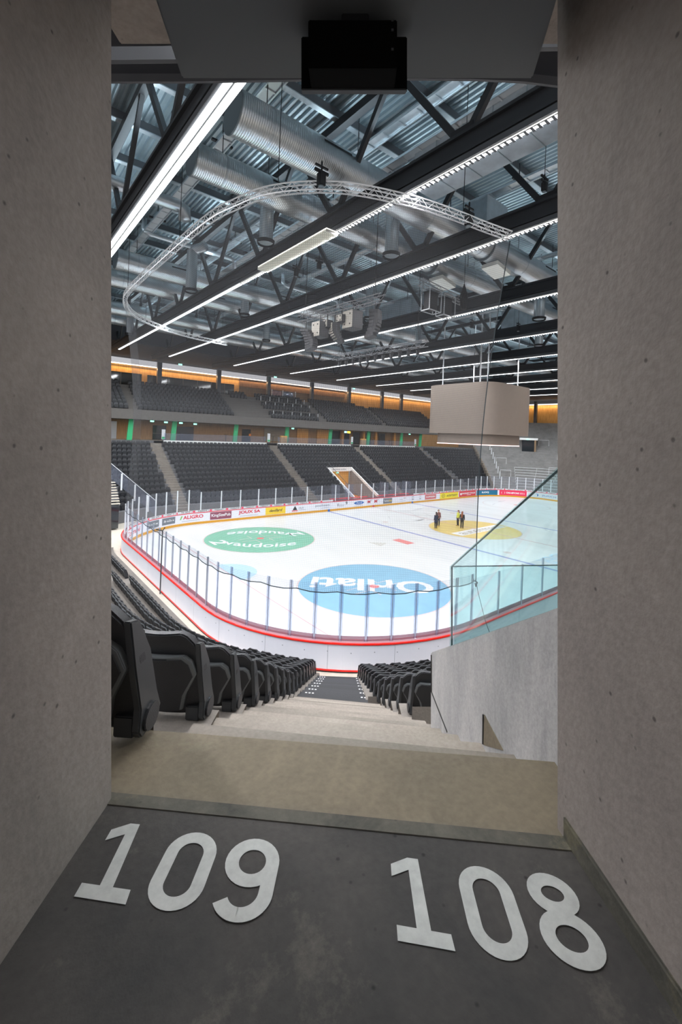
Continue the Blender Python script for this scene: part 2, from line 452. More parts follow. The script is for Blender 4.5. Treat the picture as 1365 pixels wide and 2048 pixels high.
# rounded rink outline: s runs clockwise seen from above, s=0 at (8,15)
RAD = 8.0
LEGS = [('l', 8, 15, 1, 0, 44), ('a', 52, 7, 90, 0, 4 * PI), ('l', 60, 7, 0, -1, 14), ('a', 52, -7, 0, 0, 4 * PI),
        ('l', 52, -15, -1, 0, 44), ('a', 8, -7, -90, 0, 4 * PI), ('l', 0, -7, 0, 1, 14), ('a', 8, 7, 180, 0, 4 * PI)]
PER = 44 * 2 + 28 + 16 * PI
def P(s, o=0.0):
    s %= PER
    for e in LEGS:
        ln = e[5]
        if s <= ln + 1e-9:
            if e[0] == 'l':
                return (e[1] + e[3] * s - e[4] * o, e[2] + e[4] * s + e[3] * o)
            a = math.radians(e[3] - s / ln * 90)
            return (e[1] + (RAD + o) * math.cos(a), e[2] + (RAD + o) * math.sin(a))
        s -= ln
    return (8, 15 + o)
def srange(s0, s1, step=0.5):
    """sample points; straights only at their ends, arcs finely"""
    out = [s0]; acc = 0; marks = []
    for rep in range(-1, 3):
        a = rep * PER
        for e in LEGS:
            if e[0] == 'l': marks += [a, a + e[5]]
            else: marks += [a + e[5] * k / 20 for k in range(21)]
            a += e[5]
    for m_ in sorted(set(round(q, 5) for q in marks)):
        if s0 + 1e-4 < m_ < s1 - 1e-4: out.append(m_)
    return out + [s1]
def path(s0, s1): return [(lambda o, s=s: P(s, o)) for s in srange(s0, s1)]
S_NEARCORNER = 44 * 2 + 14 + 8 * PI      # start of near-left corner arc (at (8,-15))
S_LEFT = S_NEARCORNER + 4 * PI           # start of end straight (0,-7)
S_FARCORNER = S_LEFT + 14                # (0,7)
def band(mb, s0, s1, z0, z1, o, thick=0.006):
    mb.sweep([(o, z0), (o - thick, z0), (o - thick, z1), (o, z1)], path(s0, s1)); return mb
def lettering(mb, text, s0, s1, z0, z1, o, bold=0.0, slant=0.0, spacing=1.0):
    vs, fs = text_geo(text, bold, spacing)
    V = []
    for u, v in vs:
        x, y = P(s0 + (s1 - s0) * (u + slant * v), o); V.append((x, y, z0 + (z1 - z0) * v))
    mb.add(V, fs); return mb
def project(p):
    d = Vector(p) - CAM; q = d.dot(FW)
    if q < 0.1: return (-999, -999, q)
    return (CX + FPX * d.dot(RR) / q, CY - FPX * d.dot(UU) / q, q)
LAM = 0.82
def K(a, b, d):
    """point in the passage's own axes (right, up, ahead of the doorway's viewing spot)"""
    return CAM + (RR * a + UU * b + FW * d) * LAM
def W(a, d, z):
    v = CAM + (R0 * a + FW * d) * LAM; return Vector((v.x, v.y, CAM.z + (z - CAM.z) * LAM))

# ================================================================== BOWL
# ---- near stand profile in distance from the corner centre
def row_d(k): return 1.861 + .894 * k if k <= 8 else 9.01 + .86 * (k - 8)
def row_r(k): return 24.72 - row_d(k)
NROW = 17
def row_z(k): return 7.50 - .506 * k if k <= 8 else 3.452 - .41 * (k - 8)
S_AISLE = S_NEARCORNER + (-90 - math.degrees(math.atan2(CAM.y + 7, CAM.x - 8))) / 90 * 4 * PI
tl, tr = MB(), MB()
for k in range(NROW):
    o0 = (row_r(k - 1) - .05 if k else row_r(0) + .10) - RAD; o1 = row_r(k) - .05 - RAD; z = row_z(k) if k else 7.45
    pr_ = [(o0, z + (.506 if k <= 8 else .41)), (o0, z), (o1, z), (o1, max(z - .55, 0))]
    if k == 0: pr_ = pr_[1:]
    al = .80 + .025 * k if k < 10 else 1.0
    ar = .72 if k < 9 else .5
    tl.sweep(pr_, path(S_AISLE + 8 * al / (o0 + RAD), S_FARCORNER + 2))
    if k >= 4: tr.sweep(pr_, path(S_NEARCORNER - 30, S_AISLE - 8 * ar / (o0 + RAD)))
struct(tl.build('stand_terrace_left', 'near_tier_concrete'))
struct(tr.build('stand_terrace_right', 'near_tier_concrete'))
mb = MB(); mb.box(-40, 100, -60, 60, -0.3, -0.02); struct(mb.build('floor', 'floor_beige'))

# ================================================================== ICE
g = [P(s, 0.02) for s in srange(0, PER)][:-1]
mb = MB(); mb.prism(g, lambda u, v, t: (u, v, -0.03 + t), 0.03)
ice = mb.build('ice_sheet', 'ice'); tag(ice, 'white ice sheet of the hockey rink with painted circles and lines', 'ice rink')
def disc(cx, cy, r0, r1, z, name, m, **kw):
    mb = MB(); n = 72
    if r0 <= 0:
        mb.v = [(cx + r1 * math.cos(2 * PI * i / n), cy + r1 * math.sin(2 * PI * i / n), z) for i in range(n)]; mb.f = [tuple(range(n))]
    else:
        for i in range(n):
            c, s_ = math.cos(2 * PI * i / n), math.sin(2 * PI * i / n)
            mb.v += [(cx + r0 * c, cy + r0 * s_, z), (cx + r1 * c, cy + r1 * s_, z)]
        mb.f = [(2 * i, 2 * i + 1, (2 * i + 3) % (2 * n), (2 * i + 2) % (2 * n)) for i in range(n)]
    return mb.build(name, m, ice, **kw)
def quadz(x0, x1, y0, y1, z, name, m, **kw):
    mb = MB(); mb.v = [(x0, y0, z), (x1, y0, z), (x1, y1, z), (x0, y1, z)]; mb.f = [(0, 1, 2, 3)]
    return mb.build(name, m, ice, **kw)
for cx_, cy_, m_, lb in ((10, 7, 'ice_green', 'green painted circle'), (10, -7, 'ice_blue', 'blue painted circle'), (30, 0, 'ice_yellow', 'yellow painted centre circle')):
    disc(cx_, cy_, 0, 4.5, 0.004, 'painted_circle', m_, label=lb)
    disc(cx_, cy_, 4.45, 4.55, 0.008, 'circle_outline', 'ice_ring')
for cx_, cy_ in ((50, 7), (50, -7)): disc(cx_, cy_, 4.45, 4.53, 0.008, 'circle_outline', 'ice_ring')
for cx_, cy_ in ((10, 7), (10, -7), (24.4, 7), (24.4, -7), (35.6, 7), (35.6, -7), (50, 7), (50, -7), (30, 0)):
    disc(cx_, cy_, 0, 0.30, 0.012, 'faceoff_spot', 'ice_red' if abs(cx_ - 30) > 10 else 'ice_ring')
quadz(22.77, 23.07, -15, 15, 0.006, 'blue_line', 'ice_line_blue')
quadz(36.93, 37.23, -15, 15, 0.006, 'blue_line', 'ice_line_blue')
quadz(29.93, 30.07, -15, 15, 0.007, 'centre_line', 'ice_line_red')
quadz(3.97, 4.03, -13.4, 13.4, 0.006, 'goal_line', 'ice_line_red')
quadz(55.97, 56.03, -13.4, 13.4, 0.006, 'goal_line', 'ice_line_red')
mb = MB(); mb.v = [(4.03, -1.5, 0.004)] + [(4.03 + 1.8 * math.sin(t), -1.8 * math.cos(t), 0.004) for t in [PI * i / 16 for i in range(17)]]
mb.f = [tuple(range(1, 18))]
mb.build('goal_crease', 'ice_crease', ice)
for cx_, cy_ in ((10, 7), (10, -7), (30.5, 0)):
    if cx_ > 20: continue
    for sx in (-1, 1):
        for sy in (-1, 1):
            mb = MB()
            x0, y0 = cx_ + sx * 0.6, cy_ + sy * 0.35
            mb.box(min(x0, x0 + sx * 1.2), max(x0, x0 + sx * 1.2), y0 - 0.03, y0 + 0.03, 0.006, 0.0105)
            mb.box(x0 - 0.03, x0 + 0.03, min(y0, y0 + sy * 0.9), max(y0, y0 + sy * 0.9), 0.006, 0.0105)
            mb.build('faceoff_mark', 'ice_ring', ice)
def ice_text(text, cx_, cy_, wd, ht, ang, m, bold=0.02, z=0.011, arc=0.0, slant=0.0):
    """lettering painted flat on the ice, centred, baseline turned by ang"""
    vs, fs = text_geo(text, bold); c, s_ = math.cos(ang), math.sin(ang); V = []
    for u, v in vs:
        x = (u - 0.5) * wd + slant * (v - .5) * ht; y = (v - 0.5) * ht + arc * ((u - 0.5) * 2) ** 2
        V.append((cx_ + x * c - y * s_, cy_ + x * s_ + y * c, z))
    mb = MB(); mb.add(V, fs); return mb.build('painted_lettering', m, ice)
A0 = YAW - PI / 2
# text across the near blue circle reads from the far side
ice_text('Orllati', 10.05, -6.75, 7.3, 2.1, PI + A0 - 0.02, 'ice_white', 0.025)
ice_text('vaudoise', 10.0 - 1.1, 7.0 - 2.0, 5.6, 1.3, A0 + 0.12, 'ice_white', 0.012, arc=0.9)
ice_text('vaudoise', 10.0 + 1.1, 7.0 + 2.0, 5.6, 1.3, PI + A0 + 0.12, 'ice_white', 0.012, arc=0.9)
ice_text('2', 10.0 - 3.4, 7.0 + .4, 1.3, 1.2, A0 - 0.9, 'ice_white', 0.02)
ice_text('2', 10.0 + 3.4, 7.0 - .1, 1.3, 1.2, PI + A0 - 0.9, 'ice_white', 0.02)
ice_text('LANDER', 27.4, -10.0, 6.4, 1.5, PI + .05, 'ice_text_blue', 0.01)
# centre-circle band with lettering
mb = MB(); mb.v = [(26.2, -1.35, 0.008), (34.1, -1.15, 0.008), (34.1, .15, 0.008), (26.2, -.05, 0.008)]; mb.f = [(0, 1, 2, 3)]; mb.build('painted_band', 'ice_white', ice)
ice_text('autermann', 30.4, -0.65, 7.2, 0.95, 0.01, 'ice_text_grey', 0.02, z=0.013)
quadz(19.3, 20.2, -0.95, .9, 0.006, 'painted_panel', 'ice_red')
for j in range(5): quadz(17.0 + j * .22, 17.1 + j * .22, -.2 + .1 * j, 1.3 - .2 * j, .006, 'painted_stripe', 'ice_text_grey')
for i in range(26):
    x, y = random.uniform(36, 57), random.uniform(-9, 11)
    if i < 9: x, y = random.uniform(24, 36), random.uniform(5, 12)
    a = random.uniform(0, PI); l = random.uniform(0.8, 3.2); wd = random.uniform(0.08, 0.3)
    mb = MB(); c, s_ = math.cos(a), math.sin(a)
    mb.v = [(x - c * l + s_ * wd * .2, y - s_ * l - c * wd * .2, .003), (x + s_ * wd, y - c * wd, .003), (x + c * l, y + s_ * l, .003), (x - s_ * wd, y + c * wd, .003)]; mb.f = [(0, 1, 2, 3)]
    mb.build('skate_scuff', 'ice_scuff', ice)

# ================================================================== BOARDS
boards = empty('rink_boards', (0, 0, 0), 'white rink boards with red cap rail, yellow kick strip and adverts around the ice', 'rink boards')
full = [(lambda o, s=s: P(s, o)) for s in srange(0, PER)][:-1]
mb = MB(); mb.sweep([(0.0, 0.0), (0.0, 1.05), (0.30, 1.05), (0.30, 0.0)], full, closed=True); mb.build('board_panels', 'board_white', boards)
mb = MB(); mb.sweep([(0.30, 1.02), (0.335, 1.02), (0.345, 1.045), (0.335, 1.085), (0.30, 1.095), (0.27, 1.085), (0.27, 1.0)], full, closed=True); mb.build('outer_cap_rail', 'rail_red', boards, label='bright red rail along the outer top edge')
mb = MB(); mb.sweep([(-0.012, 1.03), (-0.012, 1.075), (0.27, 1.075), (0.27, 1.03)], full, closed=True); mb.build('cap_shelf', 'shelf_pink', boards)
mb = MB(); mb.sweep([(-0.02, 1.02), (-0.02, 1.085), (0.03, 1.085), (0.03, 1.02), (-0.02, 1.02)], full, closed=True); mb.build('inner_cap_rail', 'red', boards)
mb = MB(); mb.sweep([(0.0, 0.0), (-0.03, 0.0), (-0.03, 0.21), (0.0, 0.21)], full, closed=True); mb.build('kick_strip', 'kick_yellow', boards)
mb = MB(); mb.sweep([(0.30, 0.03), (0.325, 0.03), (0.325, 0.085), (0.30, 0.085)], full, closed=True); mb.build('outer_base_strip', 'rail_red', boards)
mb = MB(); mb.sweep([(0.30, 0.0), (0.335, 0.0), (0.335, 0.03), (0.30, 0.03)], full, closed=True); mb.build('base_shadow_gap', 'black', boards)
for s, m_ in ((15.0, 'blue'), (22, 'red'), (29.2, 'blue')):
    mb = MB(); band(mb, s - .15 - 0.1 * (m_ == 'x'), s + .15, 0.0, 0.215, -0.031); mb.build('kick_strip_mark', m_, boards)
for i in range(13):     # panel joints and screws on the near outside
    s = S_NEARCORNER - 6 + i * 2.44
    mb = MB(); band(mb, s, s + 0.012, 0.09, 0.985, 0.3045, 0.004); mb.build('panel_joint', 'text_grey', boards)
for i in range(22):
    s = S_NEARCORNER - 4 + i * 0.85
    mb = MB(); band(mb, s, s + 0.035, 0.70 if i % 2 else 0.74, 0.735 if i % 2 else 0.775, 0.305, 0.005); mb.build('panel_screw', 'text_grey', boards)

def ad(s0, s1, bg, items, z0=0.24, z1=1.0):
    """advert panel; items: (text, u0, u1, v0, v1, material, bold, slant)"""
    root = None
    if bg:
        mb = MB(); band(mb, s0, s1, z0, z1, -0.001, 0.006); root = mb.build('advert_panel', bg, boards)
    for it in items:
        t, u0, u1, v0, v1, m_ = it[:6]; bold = it[6] if len(it) > 6 else 0.02; sl = it[7] if len(it) > 7 else 0
        mb = MB(); a, b = s0 + (s1 - s0) * u0, s0 + (s1 - s0) * u1; c, d = z0 + (z1 - z0) * v0, z0 + (z1 - z0) * v1
        if t == '#': band(mb, a, b, c, d, -0.008, 0.004)
        elif t == 'o' or t == 'O':
            n = 28; cs, cz = (a + b) / 2, (c + d) / 2; V = []
            for i in range(n):
                q = 2 * PI * i / n; x, y = P(cs + (b - a) / 2 * math.cos(q), -0.0105); V.append((x, y, cz + (d - c) / 2 * math.sin(q)))
            if t == 'o': mb.add(V, [tuple(range(n))])
            else:
                V2 = []
                for i in range(n):
                    q = 2 * PI * i / n; x, y = P(cs + (b - a) / 2 * .82 * math.cos(q), -0.0105); V2.append((x, y, cz + (d - c) / 2 * .82 * math.sin(q)))
                mb.add(V + V2, [(i, (i + 1) % n, n + (i + 1) % n, n + i) for i in range(n)])
        elif t == '^':
            V = [(*P(a, -.0105), c), (*P(b, -.0105), c), (*P((a + b) / 2, -.0105), d)]; mb.add(V, [(0, 1, 2)])
        else: lettering(mb, t, a, b, c, d, -0.013, bold, sl)
        mb.build('advert_lettering' if t not in '#oO^' else 'advert_mark', m_, root or boards)
ad(156.3, 159.6, None, [('Combi', 0.1, 0.95, 0.3, 0.85, 'red', 0.01, 0.05), ('#', 0.1, 0.6, 0.1, 0.16, 'text_grey')])
ad(160.5, 162.0, 'ad_grey', [('ByncZone', .12, .88, .3, .68, 'white', .02, .08)], z0=0.35, z1=.95)
ad(162.35, 163.75, 'ad_grey', [('ByncZone', .12, .88, .3, .68, 'white', .02, .08)], z0=0.35, z1=.95)
ad(164.2, 166.5, None, [('/', 0.0, 0.13, 0.42, 0.86, 'green_ad', .06), ('ALIGRO', .15, 1, .42, .86, 'red', .03), ('#', .1, .85, .18, .22, 'text_grey')])
ad(0.9, 3.05, 'maroon', [('KingSizePub', .06, .95, .25, .78, 'white', .015)], z0=.28, z1=.98)
ad(3.8, 6.2, None, [('JOUX SA', 0, 1, .35, .88, 'red', .035), ('#', .05, .9, .16, .2, 'text_grey')])
ad(6.8, 9.2, 'amber', [('devillard', .18, .8, .34, .74, 'black', .02, .06)], z0=.24, z1=1.0)
ad(10.0, 11.8, None, [('^', 0.05, .38, .32, .95, 'black'), ('#', 0, .42, .15, .27, 'red'), ('DLX', .5, .85, .4, .72, 'text_grey', .02), ('#', .5, 1, .24, .28, 'text_grey')])
ad(13.1, 15.1, None, [('poolteam', 0, 1, .4, .85, 'text_grey', .015), ('#', .4, .95, .24, .28, 'text_grey')])
ad(16.2, 17.8, None, [('V', 0, .16, .25, .75, 'black', .02), ('ictor', .2, .7, .25, .62, 'text_grey', .0), ('9', .8, .98, .45, .95, 'black', .01)])
ad(18.8, 20.4, None, [('o', 0, 1, .3, .82, 'blue'), ('Ford', .25, .75, .42, .72, 'white', .0, .1), ('#', 0, .95, .1, .14, 'text_grey')])
ad(21.0, 23.1, None, [('M', 0, .22, .35, .85, 'red', .03), ('P', .25, .38, .6, .9, 'text_grey', .0), ('M', .55, .77, .35, .85, 'red', .03), ('P', .8, .93, .6, .9, 'text_grey', .0)])
ad(23.7, 25.3, 'ad_grey', [('Techno', .08, .62, .32, .7, 'white', .01), ('ice', .64, .94, .32, .7, 'amber', .01)], z0=.28, z1=.95)
ad(26.7, 28.2, None, [('#', 0, .4, .5, .56, 'text_grey'), ('#', .5, .85, .62, .8, 'ice_ring'), ('#', .1, .8, .2, .24, 'text_grey')])
ad(29.1, 31.0, None, [('#', 0, .2, .78, .84, 'black'), ('#', 0, .2, .52, .6, 'text_grey'), ('#', 0, .2, .25, .42, 'text_grey'), ('#', .8, 1, .78, .84, 'black'), ('#', .75, 1, .55, .6, 'text_grey'), ('#', .8, 1, .25, .42, 'text_grey')])
ad(31.8, 34.2, 'ice_red', [('RAIFFEISEN', .1, .9, .35, .68, 'white', .02)], z0=.32, z1=.96)
ad(35.1, 39.4, 'yellow', [('O', .08, .26, .15, .85, 'black'), ('D', .14, .2, .35, .65, 'black', .02), ('autermann', .34, .9, .3, .7, 'black', .01, .08)], z0=.22, z1=1.02)
ad(39.6, 43.9, 'red', [('o', .06, .16, .3, .75, 'white'), ('ENGELBERT STRAUSS', .18, .95, .45, .75, 'white', .03), ('#', .45, .7, .24, .32, 'white')], z0=.22, z1=1.02)
ad(44.1, 48.4, 'teal_blue', [('iLOQ', .30, .64, .32, .72, 'white', .05)], z0=.22, z1=1.02)
ad(48.7, 53.0, 'pink_red', [('O', .08, .22, .2, .8, 'white'), ('o', .115, .185, .35, .65, 'white'), ('CHAMPIONS', .26, .74, .35, .68, 'white', .04), ('HOCKEY', .76, .93, .53, .68, 'white', .02), ('LEAGUE', .76, .93, .35, .5, 'white', .02)], z0=.22, z1=1.02)
ad(53.1, 58.5, 'ad_white', [('o', .2, .31, .2, .78, 'blue'), ('Z', .235, .275, .34, .64, 'white', .02), ('ZURICH', .4, .82, .33, .66, 'blue', .01)], z0=.22, z1=1.02)
# watch-maker strip standing on the far rail
ts = MB(); band(ts, 154.0, PER + 15.6, 1.085, 1.30, 0.02); strip = ts.build('sponsor_strip', 'ad_white', boards)
ts = MB(); band(ts, 29.4, 64, 1.085, 1.30, 0.02); ts.build('sponsor_strip', 'ad_white', boards)
mt = MB(); mr = MB(); s = 154.6
while s < PER + 64:
    sk = s - PER
    if not (sk > 14.0 and sk < 29.4):
        lettering(mt, 'TISSOT', s, s + 0.95, 1.13, 1.26, 0.008, 0.02)
        band(mr, s + 1.17, s + 1.40, 1.115, 1.275, 0.012, 0.003)
        lettering(mt, 'T+', s + 1.03, s + 1.15, 1.14, 1.24, 0.008, 0.02)
    s += 1.62
mt.build('strip_lettering', 'black', strip); mr.build('strip_red_squares', 'pink_red', strip)

# ---- glass above the boards: one pane between each two posts
def seg_list():
    out = []; s = 0.0
    def run(a, b, step):
        n = max(1, round((b - a) / step)); return [a + (b - a) * i / n for i in range(n + 1)]
    L_ = [(0, 44, 2.0, 2.95, 'far'), (44, 44 + 4 * PI, 1.25, 3.2, 'fr'), (44 + 4 * PI, 58 + 4 * PI, 1.4, 3.2, 'end'), (58 + 4 * PI, 58 + 8 * PI, 1.25, 3.2, 'x'),
          (S_NEARCORNER - 44, S_NEARCORNER, 2.0, 3.0, 'near'), (S_NEARCORNER, S_LEFT, 1.0, 3.2, 'nc'), (S_LEFT, S_FARCORNER, 1.17, 3.2, 'nl'), (S_FARCORNER, PER, 1.14, 3.2, 'fl')]
    for a, b, st, top, nm in L_:
        r = run(a, b, st)
        for i in range(len(r) - 1): out.append((r[i], r[i + 1], top, nm))
    return out
GL = {'far': 'clear glass pane above the advert boards on the far long side of the rink', 'fr': 'clear glass pane in the far right rounded corner of the rink',
      'end': 'clear glass pane above the boards at the far end of the rink', 'x': 'clear glass pane on the near right corner of the rink', 'near': 'clear glass pane on the near long side, seen through the stair guard glass',
      'nc': 'clear glass pane above the red rail on the curved near corner', 'nl': 'clear glass pane above the boards behind the near goal', 'fl': 'clear glass pane in the far left rounded corner of the rink'}
for a, b, top, nm in seg_list():
    pm = (P((a + b) / 2, .12)); q = project((*pm, 2.0))
    if nm == 'x' or (nm == 'near' and a < S_NEARCORNER - 16): continue
    pane = MB().sweep([(0.11, 1.09), (0.122, 1.09), (0.122, top), (0.11, top), (0.11, 1.09)], [(lambda o, s=s: P(s, o)) for s in (a + .03, (a + b) / 2, b - .03)])
    e = pane.build('rink_glass_pane', 'rink_glass'); tag(e, GL[nm], 'glass pane', 'glass panes ' + nm + ' part of the rink'.replace('  ', ' '))
    e['group'] = {'far': 'glass panes on the far long side', 'fr': 'glass panes in the far right corner', 'end': 'glass panes at the far end', 'near': 'glass panes on the near long side', 'nc': 'glass panes on the curved near corner', 'nl': 'glass panes behind the near goal', 'fl': 'glass panes in the far left corner'}[nm]
    MB().sweep([(0.104, 1.09), (0.128, 1.09), (0.128, 1.27), (0.104, 1.27), (0.104, 1.09)], [(lambda o, s=s: P(s, o)) for s in (a + .03, (a + b) / 2, b - .03)]).build('pane_base_reflection', 'glass_base_reflection', e)
    x, y = P(a, 0.12); x1, y1 = P(a + .01, .12); ang = math.atan2(y1 - y, x1 - x)
    near = nm in ('nc', 'nl', 'near')
    mb = MB(); wd = 0.05 if not near else 0.03
    if nm == 'nc': mb.box(-.075, .075, -.012, .012, 1.08, top + 0.02)
    else: mb.box(-wd, wd, -.035, .035, 1.08, top + 0.02)
    o = mb.build('glass_post', 'post_clear' if nm == 'nc' else 'post_grey' if near else 'post_white')
    if nm == 'nc':
        mb = MB()
        MB().box(-.012, .012, -.02, .0, 1.10, top).build('post_spine', 'post_grey', o)
    o.location = (x, y, 0); o.rotation_euler = (0, 0, ang)
    lb = {'far': 'slim white upright between glass panes on the far long side', 'fr': 'slim white upright between glass panes in the far right corner', 'end': 'slim white upright between glass panes at the far end', 'near': 'slim grey upright on the near long side behind the stair guard glass', 'nc': 'slim grey upright between glass panes on the curved near corner', 'nl': 'slim grey upright between glass panes behind the near goal', 'fl': 'slim white upright between glass panes in the far left corner'}[nm]
    tag(o, lb, 'post', 'glass posts ' + lb.split('panes ')[-1].split('upright ')[-1])

# ================================================================== FAR STANDS
def frow_z(k): return 7.05 - 0.46 * k
def frow_o(k): return 15.2 - 0.80 * k
NF = 13
prof = [(26.0, 7.30), (frow_o(0) + .75, 7.30)]
for k in range(NF):
    o0 = frow_o(k) + (.75 if k == 0 else 0.2); z = frow_z(k) - (0.5)
    prof += [(o0, prof[-1][1]), (o0, z)]
prof += [(frow_o(NF) + .2, prof[-1][1]), (frow_o(NF) + .2, 0.0)]
ANG_R = math.radians(52)          # seats end here in the far right corner, standing terrace after
sR = 44 + (PI / 2 - ANG_R) * RAD
struct(MB().sweep(prof, path(S_FARCORNER + 3, PER + 22.3)).build('stand_terrace_far', 'dark_tier'))
struct(MB().sweep(prof, path(PER + 26.8, PER + sR)).build('stand_terrace_corner', 'dark_tier'))
# standing terrace at the far end
pr2 = [(26, 13.2), (25.4, 13.2)]
z, o_ = 13.2, 25.4
while z > 0.6:
    z -= 0.40; pr2 += [(o_, z)]; o_ -= 0.74; pr2 += [(o_, z)]
pr2 += [(o_, 0)]
struct(MB().sweep(pr2, path(sR, sR + 40)).build('standing_terrace', 'tier_concrete'))
mb = MB(); mb.prism([(oo, max(zz_, 0)) for oo, zz_ in pr2] + [(26, 0)], lambda u, v, q: (*P(sR - .02 - q * .1, u), v), 1.0)
struct(mb.build('wall_terrace_side', 'stair_concrete'))
# seats -----------------------------------------------------------------------------------
def seat_proto():
    root = empty('stadium_seat', (0, 0, 0))
    bend = lambda z: -0.02 - 0.20 * (z / .72) ** 1.3
    hw = [(0.215, 0.03), (0.235, 0.20), (0.25, 0.38), (0.246, 0.50), (0.222, 0.58), (0.175, 0.65), (0.14, 0.672)]
    outl = [(x, z) for x, z in hw] + [(-x, z) for x, z in hw[::-1]]
    n = len(hw)
    def shell(hw, t0, t1, crown=0.0):
        mb = MB(); cols = [-1, -.82, -.4, 0, .4, .82, 1]; rows = [z for x, z in hw]
        for t in (t0, t1):
            for (x, z) in hw:
                for c in cols:
                    mb.v.append((x * c, bend(z) + t + 0.03 * (c * c) + crown * (1 - c * c), z))
        m_ = len(cols); R_ = len(hw); off = m_ * R_
        for i in range(R_ - 1):
            for j in range(m_ - 1):
                a = i * m_ + j
                mb.f += [(a, a + 1, a + m_ + 1, a + m_), (off + a, off + a + m_, off + a + m_ + 1, off + a + 1)]
        bd = [j for j in range(m_)] + [i * m_ + m_ - 1 for i in range(1, R_)] + [(R_ - 1) * m_ + j for j in range(m_ - 2, -1, -1)] + [i * m_ for i in range(R_ - 2, 0, -1)]
        for i in range(len(bd)):
            a, b = bd[i], bd[(i + 1) % len(bd)]; mb.f.append((a, off + a, off + b, b))
        return mb
    o = shell(hw, -0.03, 0.03).build('backrest', 'seat_black', root, bevel=0.009); smooth_by_angle(o, 40)
    hp = [(0.105, 0.08), (0.13, 0.20), (0.208, 0.36), (0.19, 0.46), (0.15, 0.505)]
    o = shell(hp, -0.085, -0.02).build('rear_panel', 'seat_panel_black', root, bevel=0.007); smooth_by_angle(o, 40)
    hr = [(x_ + .010, z_ + (.010 if i_ > 1 else 0)) for i_, (x_, z_) in enumerate(hp)]
    o = shell(hr, -0.076, -0.02).build('rim_highlight', 'rim_highlight', root, bevel=0.004); smooth_by_angle(o, 40)
    hs = [(0.19, 0.14), (0.215, 0.3), (0.21, 0.48), (0.17, 0.54)]
    o = shell(hs, 0.07, 0.12).build('seat_pan', 'seat_black', root, bevel=0.01); smooth_by_angle(o, 40)
    for sx in (-1, 1):
        mb = MB()
        pl = [(0.06, 0.0), (0.10, 0.06), (0.06, 0.16), (-0.01, 0.40), (-0.11, 0.58), (-0.18, 0.60), (-0.13, 0.36), (-0.075, 0.14), (-0.085, 0.04), (-0.06, 0.0)]
        mb.prism(pl, lambda u, v, t: (sx * (0.215 + t), u, v), 0.034)
        mb.box(sx * .215 if sx > 0 else -.215 , (sx * .13), -0.07, 0.03, 0.0, 0.10) if sx > 0 else mb.box(-.215, -.13, -0.07, 0.03, 0.0, 0.10)
        a = mb.build('side_arm', 'seat_rim', root, bevel=0.006)
        mb = MB(); mb.tube([(sx * 0.245, 0.0, 0.065), (sx * 0.262, 0.0, 0.065)], 0.062, 18)
        c = mb.build('pivot_cap', 'seat_black', a, bevel=0.003)
    MB().tube([(-.21, -.03, .07), (.21, -.03, .07)], .022, 10).build('cross_bar', 'seat_black', root)
    return root
proto = seat_proto()
low = MB()      # light seat used where a seat is only a few pixels
def low_seat(mb, x, y, z, ang, open_=False):
    c, s_ = math.cos(ang), math.sin(ang)
    def T(px, py, pz): return (x + px * c - py * s_, y + px * s_ + py * c, z + pz)
    def loft(a):
        n = len(mb.v); mb.v += [T(*p) for p in a]
        mb.f += [tuple(n + i for i in q) for q in ((0, 1, 2, 3, 4, 5), (11, 10, 9, 8, 7, 6), (0, 6, 7, 1), (1, 7, 8, 2), (2, 8, 9, 3), (3, 9, 10, 4), (4, 10, 11, 5), (5, 11, 6, 0))]
    ol = [(-.2, .1), (.2, .1), (.245, .5), (.16, .70), (-.16, .70), (-.245, .5)]
    loft([(u, -.03 - .22 * v, v) for u, v in ol] + [(u, .03 - .22 * v, v) for u, v in ol])
    pl = [(-.17, .12), (.17, .12), (.21, .34), (.15, .50), (-.15, .50), (-.21, .34)]
    loft([(u, .06, v) for u, v in pl] + [(u, .10, v) for u, v in pl])
    for sx in (-1, 1):
        n = len(mb.v)
        mb.v += [T(sx * .225 + dx, yy, zz) for dx in (-.02, .02) for yy, zz in ((-.07, 0), (.06, 0), (.05, .2), (-.04, .3))]
        mb.f += [tuple(n + i for i in q) for q in ((0, 1, 2, 3), (7, 6, 5, 4), (0, 4, 5, 1), (1, 5, 6, 2), (2, 6, 7, 3), (3, 7, 4, 0))]
PITCH = 0.54
cand = []
ac = math.atan2(CAM.y + 7, CAM.x - 8)          # direction of the aisle from the corner centre
for k in range(NROW):
    z = row_z(k)
    # left of the stairs
    sidx = 0
    for side in (-1, 1):
        r = row_r(k) + (.12 if side > 0 else 0); d = 24.72 - r
        edge = -(.80 + .025 * min(k, 9)) if side < 0 else .77 - .027 * (k - 4)
        for i in range(0, 60):
            lat = edge + side * (PITCH * (i + 0.5))
            th = ac + lat / r
            # moving to the viewer's right is anticlockwise about the corner centre
            if side < 0 and th < -PI: 
                over = (-PI - th) * r; x, y = 8 - r, -7 + over; face = -PI / 2
                if y > 16: break
            elif side > 0 and th > -PI / 2:
                over = (th + PI / 2) * r; x, y = 8 + over, -7 - r; face = 0
            else:
                x, y = 8 + r * math.cos(th), -7 + r * math.sin(th); face = th + PI / 2
            px, py, q = project((x, y, z + .4))
            # second stairs down the end stand
            if side < 0 and x < 0 and -1.2 < y < 0.2: continue
            if q < 1.5: continue
            if side < 0 and px < (200 if k else 120):
                if px < -700 or k == 0: break
                low_seat(low, x, y, z, face); continue
            if side > 0 and px > 868 + 20: break
            if side > 0 and k < 4: continue
            if side < 0 and k == 0 and i > 0: continue
            if k == 16 and i > 4: continue
            cand.append((q, side, k, i, x, y, z, face, px, py))
cand.sort()
